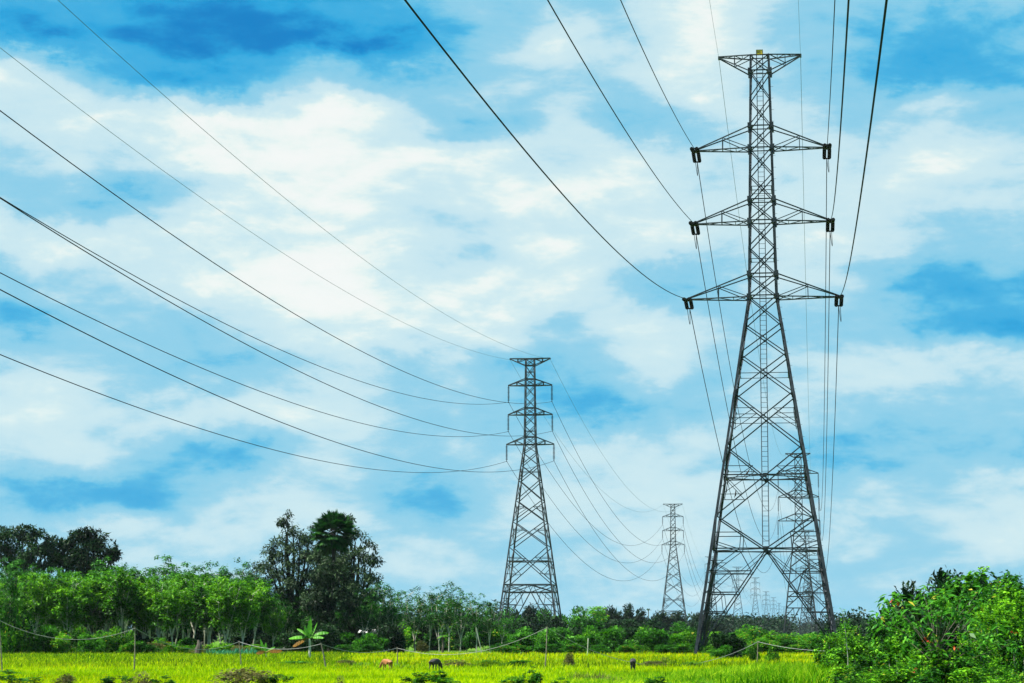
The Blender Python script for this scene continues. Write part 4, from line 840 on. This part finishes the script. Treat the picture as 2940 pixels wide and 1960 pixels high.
for i, (px, w, D) in enumerate(((1290, 150, 116), (1400, 190, 114), (1500, 150, 116), (1880, 130, 116), (1985, 170, 114), (860, 150, 120), (1000, 150, 119))):  # these weeds darken the ridge strip in place of shadow
    bush(('dry', 'spray', 'dark')[i % 3], px, D, 1892 + (i * 7) % 6, w, "low weed patch, also standing in for shadow on the field ridge", "weed patches on the field ridge", 'shade_weed_patch', "weeds", parts=False, dscale=.3)
bush('dry', 1636, 116, 1872, 40, "brown weed tuft standing alone in the field", None); bush('dry', 1912, 120, 1886, 50, "brown weeds beside the black calf at right", None)
strap(1690, 70, 1906, 100, L_DRY, "clump of pale dry grass at the bottom", 11, 420, 'dry_grass_clump', "grass", .014, 1.3); strap(1740, 68, 1925, 90, L_DRY, "smaller pale dry grass clump right of the larger one", 12, 300, 'dry_grass_clump', "grass", .014, 1.3)
strap(2205, 74, 1890, 90, GR4_, "arching fresh grass clump on the field between the post and the thicket", 21, 400, 'tall_grass_clump', "grass", .02, 1.4)
strap(2345, 70, 1872, 110, GR4_, "tall fresh grass clump at the thicket's left edge", 22, 520, 'tall_grass_clump', "grass", .02, 1.4)
strap(2110, 70, 1905, 120, GR4_, "fresh grass clump low in front of the nearest pylon's left foot", 23, 420, 'tall_grass_clump', "grass", .02, 1.4)
strap(2280, 78, 1886, 110, L_BLUE, "arching blue-green grass clump below the nearest pylon's right foot", 13, 420, 'tall_grass_clump', "grass", .016, 1.6)
strap(2620, 51, 1850, 120, L_BRT, "fresh grass clump growing up through the thicket", 14, 600, 'tall_grass_clump', "grass", .012, 1.3)
strap(2700, 50, 1870, 100, L_BRT, "second fresh grass clump inside the thicket, lower right", 15, 500, 'tall_grass_clump', "grass", .012, 1.3)
# ------------------------------------------------------------------ grass
GR = mat_leaf("field_grass", (.02, .10, 0), (.24, .44, 0), (.50, .62, .0007), .06, .4, .6, coord='pos', spec=.03)
GR2 = mat_leaf("yellowing_rice", (.14, .20, 0), (.52, .50, .0007), (.68, .56, .0014), .06, .4, .6, coord='pos', spec=.03)
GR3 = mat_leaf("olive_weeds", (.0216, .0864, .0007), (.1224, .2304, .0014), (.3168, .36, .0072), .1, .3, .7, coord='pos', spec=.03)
GR4 = mat_leaf("tall_fresh_grass", (.012, .08, .0007), (.10, .32, .0014), (.46, .62, .02), .3, .4, .6, coord='pos', spec=.03)
def grass(name, n, Dr, PXr, hmin, hmax, w, mat, label, seed, lean=.5, dens=None, clump=.0, hf=None):
    g = np.random.default_rng(seed); D = 1 / g.uniform(1 / Dr[1], 1 / Dr[0], n); px = g.uniform(PXr[0], PXr[1], n)
    if dens is not None: k = g.uniform(0, 1, n) < dens(px, D); D, px = D[k], px[k]; n = len(D)
    x = (px - CX) / F * math.cos(TH) * D; P = np.stack([RV[0] * x + FH[0] * D, RV[1] * x + FH[1] * D, np.zeros(n)], 1)
    P[:, 2] = gz(P[:, 0], P[:, 1]) - .03
    cl = .6 + .4 * np.sin(P[:, 0] * 1.7 + 2 * np.sin(P[:, 1] * .9)) * np.sin(P[:, 1] * 1.3 + P[:, 0] * .4)
    h = g.uniform(hmin, hmax, n) * (1 - clump + clump * cl)
    if hf is not None: h = h * hf(px, D)
    a_ = g.uniform(0, 6.28, n); ln = g.uniform(.05, 1, n) * lean; dv = np.stack([np.cos(a_), np.sin(a_), 0 * a_], 1); s_ = np.stack([-np.sin(a_ + .7), np.cos(a_ + .7), 0 * a_], 1) * (w * g.uniform(.6, 1.3, n) * (D / 90) ** .5)[:, None] / 2
    m_ = P + dv * (h * ln * .35)[:, None] + np.array([0, 0, 1.]) * (h * .6)[:, None]; t_ = P + dv * (h * ln)[:, None] + np.array([0, 0, 1.]) * (h * (1 - .35 * ln))[:, None]
    V_ = np.stack([P - s_, P + s_, m_ + s_ * .8, m_ - s_ * .8, t_], 1).reshape(-1, 3); b_ = np.arange(n)[:, None] * 5
    return tag(put(name, mesh_of(name, V_, [b_ + np.array([0, 1, 2, 3]), b_ + np.array([3, 2, 4])], mat)), label, "grass", None, 'stuff')
def wv(px, D): return np.sin(px * .011 + D * .13) * np.sin(D * .31 + px * .004) 
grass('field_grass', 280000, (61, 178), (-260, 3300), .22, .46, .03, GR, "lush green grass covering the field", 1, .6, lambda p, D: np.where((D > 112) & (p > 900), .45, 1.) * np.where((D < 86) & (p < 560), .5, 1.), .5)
grass('ripening_rice', 145000, (62, 178), (-260, 3200), .20, .38, .032, GR2, "yellow-green rice in bands across the field", 2, .5, lambda p, D: np.where(((D > 126) & (p > 850)), 1., 0) + np.where((D < 88) & (p < 700), .85, .0) + np.clip(wv(p, D) * 1.6, 0, .8) + .15, .5)
grass('weeds', 60000, (100, 170), (-260, 2300), .25, .6, .03, GR3, "olive weeds along the far side of the field, one strip standing for shadow", 3, .7, lambda p, D: np.where((p < 1010) & (D > 112), 1., 0.) + np.where((p > 1330) & (D < 124) & (D > 112), .9, 0.) + .03, .6)  # right-hand strip of weeds also stands in for shadow behind the ridge
grass('tall_grass', 80000, (60, 95), (1560, 2420), .45, 1.0, .026, GR4, "tall fresh grass in the right foreground", 4, .8, lambda p, D: np.clip((p - 1560) / 700 + wv(p, D) * .3, 0, 1) * np.where(D > 86, .5, 1), .45, lambda p, D: np.clip((p - 1500) / 700, .55, 1.))
# ------------------------------------------------------------------ fence posts and the sagging white hose
pts = {}
def post(key, px0, py0, px1, py1, D, label, r=.035):
    b_ = atD(px0, py0, D); b_[2] = gz(b_[0], b_[1]) - .15; t_ = atD(px1, py1, D); o0 = b_.copy(); mb = MB(); mb.tube([b_ - o0, lerp(b_, t_, .5) - o0 + np.array([.02, 0, 0]), t_ - o0 + np.array([0, 0, .05])], [r, r * .85, r * .7], 6)
    pts[key] = t_; return tag(put('fence_post', mb.mesh('fence_post', WOOD), None, o0), label, "post", "posts carrying the white hose")
post(0, 8, 1900, -3, 1780, 104, "pale post cut by the left edge of the picture"); post(1, 385, 1910, 388, 1803, 106, "straight thin post below the plantation"); post(2, 694, 1900, 686, 1842, 116, "thin dark post in the bluish strap-leaved clumps")
post(3, 938, 1912, 922, 1848, 112, "leaning dark post right of the larger banana plant", .045); post(4, 1141, 1893, 1140, 1860, 124, "short post between the two grazing calves"); post(5, 1564, 1905, 1571, 1801, 112, "tall thin post in front of the mid-field pylon's right leg")
post(6, 2172, 1895, 2176, 1842, 122, "forked post wrapped by a leafy sapling"); post(7, 2440, 1880, 2450, 1868, 100, "post hidden in the thicket's left end")
for a_, b_, sg, lab in ((0, 1, 42, "leftmost hose span sagging to the straight thin post"), (1, 2, 38, "hose span from the straight post to the strap-leaved clumps"), (2, 3, 18, "hose span passing in front of both banana plants"), (3, 4, 18, "hose span from the leaning post to the short post"),
        (4, 5, 42, "long hose span rising to the tall thin post"), (5, 6, 86, "longest hose span sagging below the nearest pylon's left foot"), (6, 7, 10, "hose span from the sapling into the thicket")):
    p, q = pts[a_], pts[b_]; s_ = sg * .5 * (np.linalg.norm(p - CAM) + np.linalg.norm(q - CAM)) / F
    cable('hose', [lerp(p, q, t) - np.array([0, 0, 4 * s_ * t * (1 - t)]) for t in np.linspace(0, 1, 30)], .0115, "white " + lab, "white hose along the field", ROPE, "hose")
mb = MB(); mb.tube([(0, 0, -.2), (.1, 0, .6), (.05, 0, .9)], [.2, .15, .06], 7); mb.tube([(.1, 0, .3), (.22, 0, .75), (.3, 0, .8)], [.1, .05, .02], 5); mb.tube([(-.1, 0, .1), (-.12, .1, .5)], [.1, .05], 5)
tag(put('tree_stump', mb.mesh('tree_stump', BARK_D), None, base(568, 160), 0, 1.25), "jagged dead stump at the foot of the plantation", "stump")
for i, (px, t, b_, lean, D, lab) in enumerate(((1116, 1816, 1864, 0, 186, "white post standing right of the hut"), (1385, 1800, 1862, -18, 184, "leaning pale stake under the spindly trees"), (1686, 1832, 1876, 3, 166, "thin pale stake before the dark hedge"), (1190, 1820, 1864, 0, 190, "dark stake right of the short fence post"))):
    p = base(px, D); q = atD(px + lean, t, D); mb = MB(); mb.tube([(0, 0, -.2), q - p], [.075 if i == 0 else .045] * 2, 6); tag(put('stake', mb.mesh('stake', (ROPE, BARK_P, BARK_P, BARK_D)[i]), None, p), lab, "post")
# ------------------------------------------------------------------ hut behind the trees
hut = empty('hut', base(1035, 208)); mb = MB()
for x in (-2.2, 0, 2.2):
    for y in (-1.2, 1.2): mb.bar((x, y, 0), (x, y, 1.75), .12)
put('pillars', mb.mesh('pillars', WOOD), hut)
mb = MB(); mb.bar((-2.1, 1.1, .9), (2.1, 1.1, .9), .06, 1.6); put('wall', mb.mesh('wall', BARK_D), hut)
mb = MB(); V_ = [(-2.6, -1.7, 1.72), (2.6, -1.7, 1.60), (2.6, 0, 1.95), (-2.6, 0, 2.12), (-2.6, 1.7, 1.72), (2.6, 1.7, 1.60)]; V_ += [(a_, b_, c_ + .05) for a_, b_, c_ in V_]
mb.add(V_, [(3, 2, 1, 0), (4, 5, 2, 3), (6, 7, 8, 9), (9, 8, 11, 10), (0, 1, 7, 6), (5, 4, 10, 11), (1, 2, 8, 7), (2, 5, 11, 8), (3, 0, 6, 9), (4, 3, 9, 10)])
put('roof', mb.mesh('roof', mat_plain("white_sheet_roof", (.7, .72, .72), (.55, .57, .58), .5)), hut); tag(hut, "small open hut with a white sheet roof, half hidden under the big bushy tree", "hut")
# ------------------------------------------------------------------ calves and birds
def skin(name, joints, edges, mat, sub=2):
    me = bpy.data.meshes.new(name); me.from_pydata([j[0] for j in joints], edges, []); me.materials.append(mat); o = bpy.data.objects.new(name, me); col.objects.link(o)
    o.modifiers.new('skin', 'SKIN'); me.skin_vertices
    for i, j in enumerate(joints): me.skin_vertices[0].data[i].radius = (j[1], j[1] * (j[2] if len(j) > 2 else 1))
    me.skin_vertices[0].data[0].use_root = True
    s_ = o.modifiers.new('sub', 'SUBSURF'); s_.levels = s_.render_levels = sub; return o
def cow(loc, rz, s, mat, hmat, label):
    J = [((-.55, 0, .98), .24, 1.15), ((-.15, 0, .95), .29, 1.15), ((.3, 0, .97), .27, 1.2), ((.62, 0, 1.0), .19, 1.2), ((.85, 0, .85), .13, 1.2), ((1.05, 0, .62), .10), ((1.15, 0, .42), .11), ((1.22, 0, .22), .065),
         ((-.62, .15, .85), .15), ((-.55, .17, .58), .075), ((-.68, .17, .38), .05), ((-.64, .17, .04), .045), ((-.62, -.15, .85), .15), ((-.45, -.17, .58), .075), ((-.55, -.17, .38), .05), ((-.5, -.17, .04), .045),
         ((.42, .14, .8), .12), ((.42, .15, .48), .06), ((.4, .15, .28), .045), ((.42, .15, .03), .045), ((.45, -.14, .8), .12), ((.5, -.15, .48), .06), ((.5, -.15, .28), .045), ((.52, -.15, .03), .045),
         ((1.02, .16, .66), .03), ((1.02, -.16, .66), .03), ((-.82, 0, .98), .03), ((-.86, 0, .6), .02), ((-.86, 0, .4), .035)]
    E_ = [(0, 1), (1, 2), (2, 3), (3, 4), (4, 5), (5, 6), (6, 7), (0, 8), (8, 9), (9, 10), (10, 11), (0, 12), (12, 13), (13, 14), (14, 15), (2, 16), (16, 17), (17, 18), (18, 19), (2, 20), (20, 21), (21, 22), (22, 23), (5, 24), (5, 25), (0, 26), (26, 27), (27, 28)]
    o = skin('calf', J, E_, mat); o.location = tuple(loc); o.rotation_euler[2] = rz; o.scale = (s, s, s); tag(o, label, "calf", "calves grazing in the field")
    mb = MB()
    for y in (-.07, .07): mb.tube([(.98, y, .74), (.97, y * 1.9, .82), (1.0, y * 2.1, .9)], [.022, .016, .006], 6)
    put('horns', mb.mesh('horns', hmat), o)
CB = mat_plain("brown_hide", (.22, .075, .02), (.30, .12, .035), .7, 4); CK = mat_plain("black_hide", (.008, .006, .006), (.02, .015, .014), .7, 4); HO = mat_plain("horn", (.2, .17, .12))
cow(base(1112, 104, .17), math.radians(140), .42, CB, HO, "brown calf grazing in the grass, left of the short fence post")
cow(base(1249, 104, .13), math.radians(66), .48, CK, HO, "black calf grazing in the grass right of the short fence post")
cow(base(1817, 104, .12), math.radians(92), .46, CK, HO, "black calf seen from behind in front of the dark hedge")
def bird(px, py, lean, label, s=1.):
    p = atY(px, py, TA[1] - hwA(za(py, 3)) - .02); J = [((0, 0, .10), .05), ((.01 + lean * .04, 0, .19), .06), ((lean * .10, 0, .29), .035), ((lean * .14, 0, .36), .034), ((lean * .2, 0, .40), .008), ((-.05 - lean * .06, 0, .0), .028), ((-.07 - lean * .1, 0, -.12), .014), ((.01, .02, .02), .008), ((.01, .02, -.02), .008)]
    o = skin('bird', J, [(0, 1), (1, 2), (2, 3), (3, 4), (0, 5), (5, 6), (0, 7), (7, 8)], CK, 1); o.location = tuple(p); o.scale = (s, s, s); tag(o, label, "bird", "birds perched on the nearest pylon")
bird(2144, 1364, 1.2, "long-necked bird perched on the pylon's broad horizontal girder", 1.15); bird(2112, 1424, .1, "upright dark bird perched below on the pylon's left bracing", 1.1)
# ------------------------------------------------------------------ far wood and haze
g = np.random.default_rng(12); Vs = []
for D0, D1, n, p0, p1, h0, h1 in ((640, 900, 120, 1990, 2260, 5., 8.), (1200, 2600, 420, 1700, 2800, 5., 12.), (2600, 4200, 300, -200, 3100, 8, 14), (420, 900, 260, -200, 1480, 5., 8.), (300, 700, 160, 2360, 3200, 4., 5.)):
    for _ in range(n):
        D = g.uniform(D0, D1); p = atD(g.uniform(p0, p1), 1820, D); h = g.uniform(h0, h1); w = h * g.uniform(.5, .9)
        lob = [(np.array([p[0] + g.normal() * w * .35, p[1] + g.normal() * w * .3, h * z]), np.array([w * .5, w * .5, h * .24])) for z in (.2, .45, .7, .78)]
        Vs += foliage(g, lob, 260, h * .11, h * .08, 3.)
tag(put('far_wood', kite_mesh('far_wood', Vs, L_FAR)), "hazy dark wood along the horizon", "wood", None, 'stuff')
mb = MB(); mb.bar((0, -205, 24.), (0, 6400, 24.), 8200, 50.4, (0, 0, 1)); hz = mb.mesh('haze', STEEL); hz.materials.clear()
hm = bpy.data.materials.new('haze_air'); hm.use_nodes = True; t = hm.node_tree; t.nodes.clear()
pv = N(t, 'ShaderNodeVolumePrincipled'); pv.inputs['Color'].default_value = (.72, .86, .95, 1); pv.inputs['Density'].default_value = .000035; pv.inputs['Anisotropy'].default_value = .2
om = N(t, 'ShaderNodeOutputMaterial'); t.links.new(pv.outputs[0], om.inputs['Volume']); hz.materials.append(hm)
tag(put('haze', hz), "thin pale haze over the whole scene", None, None, 'stuff')
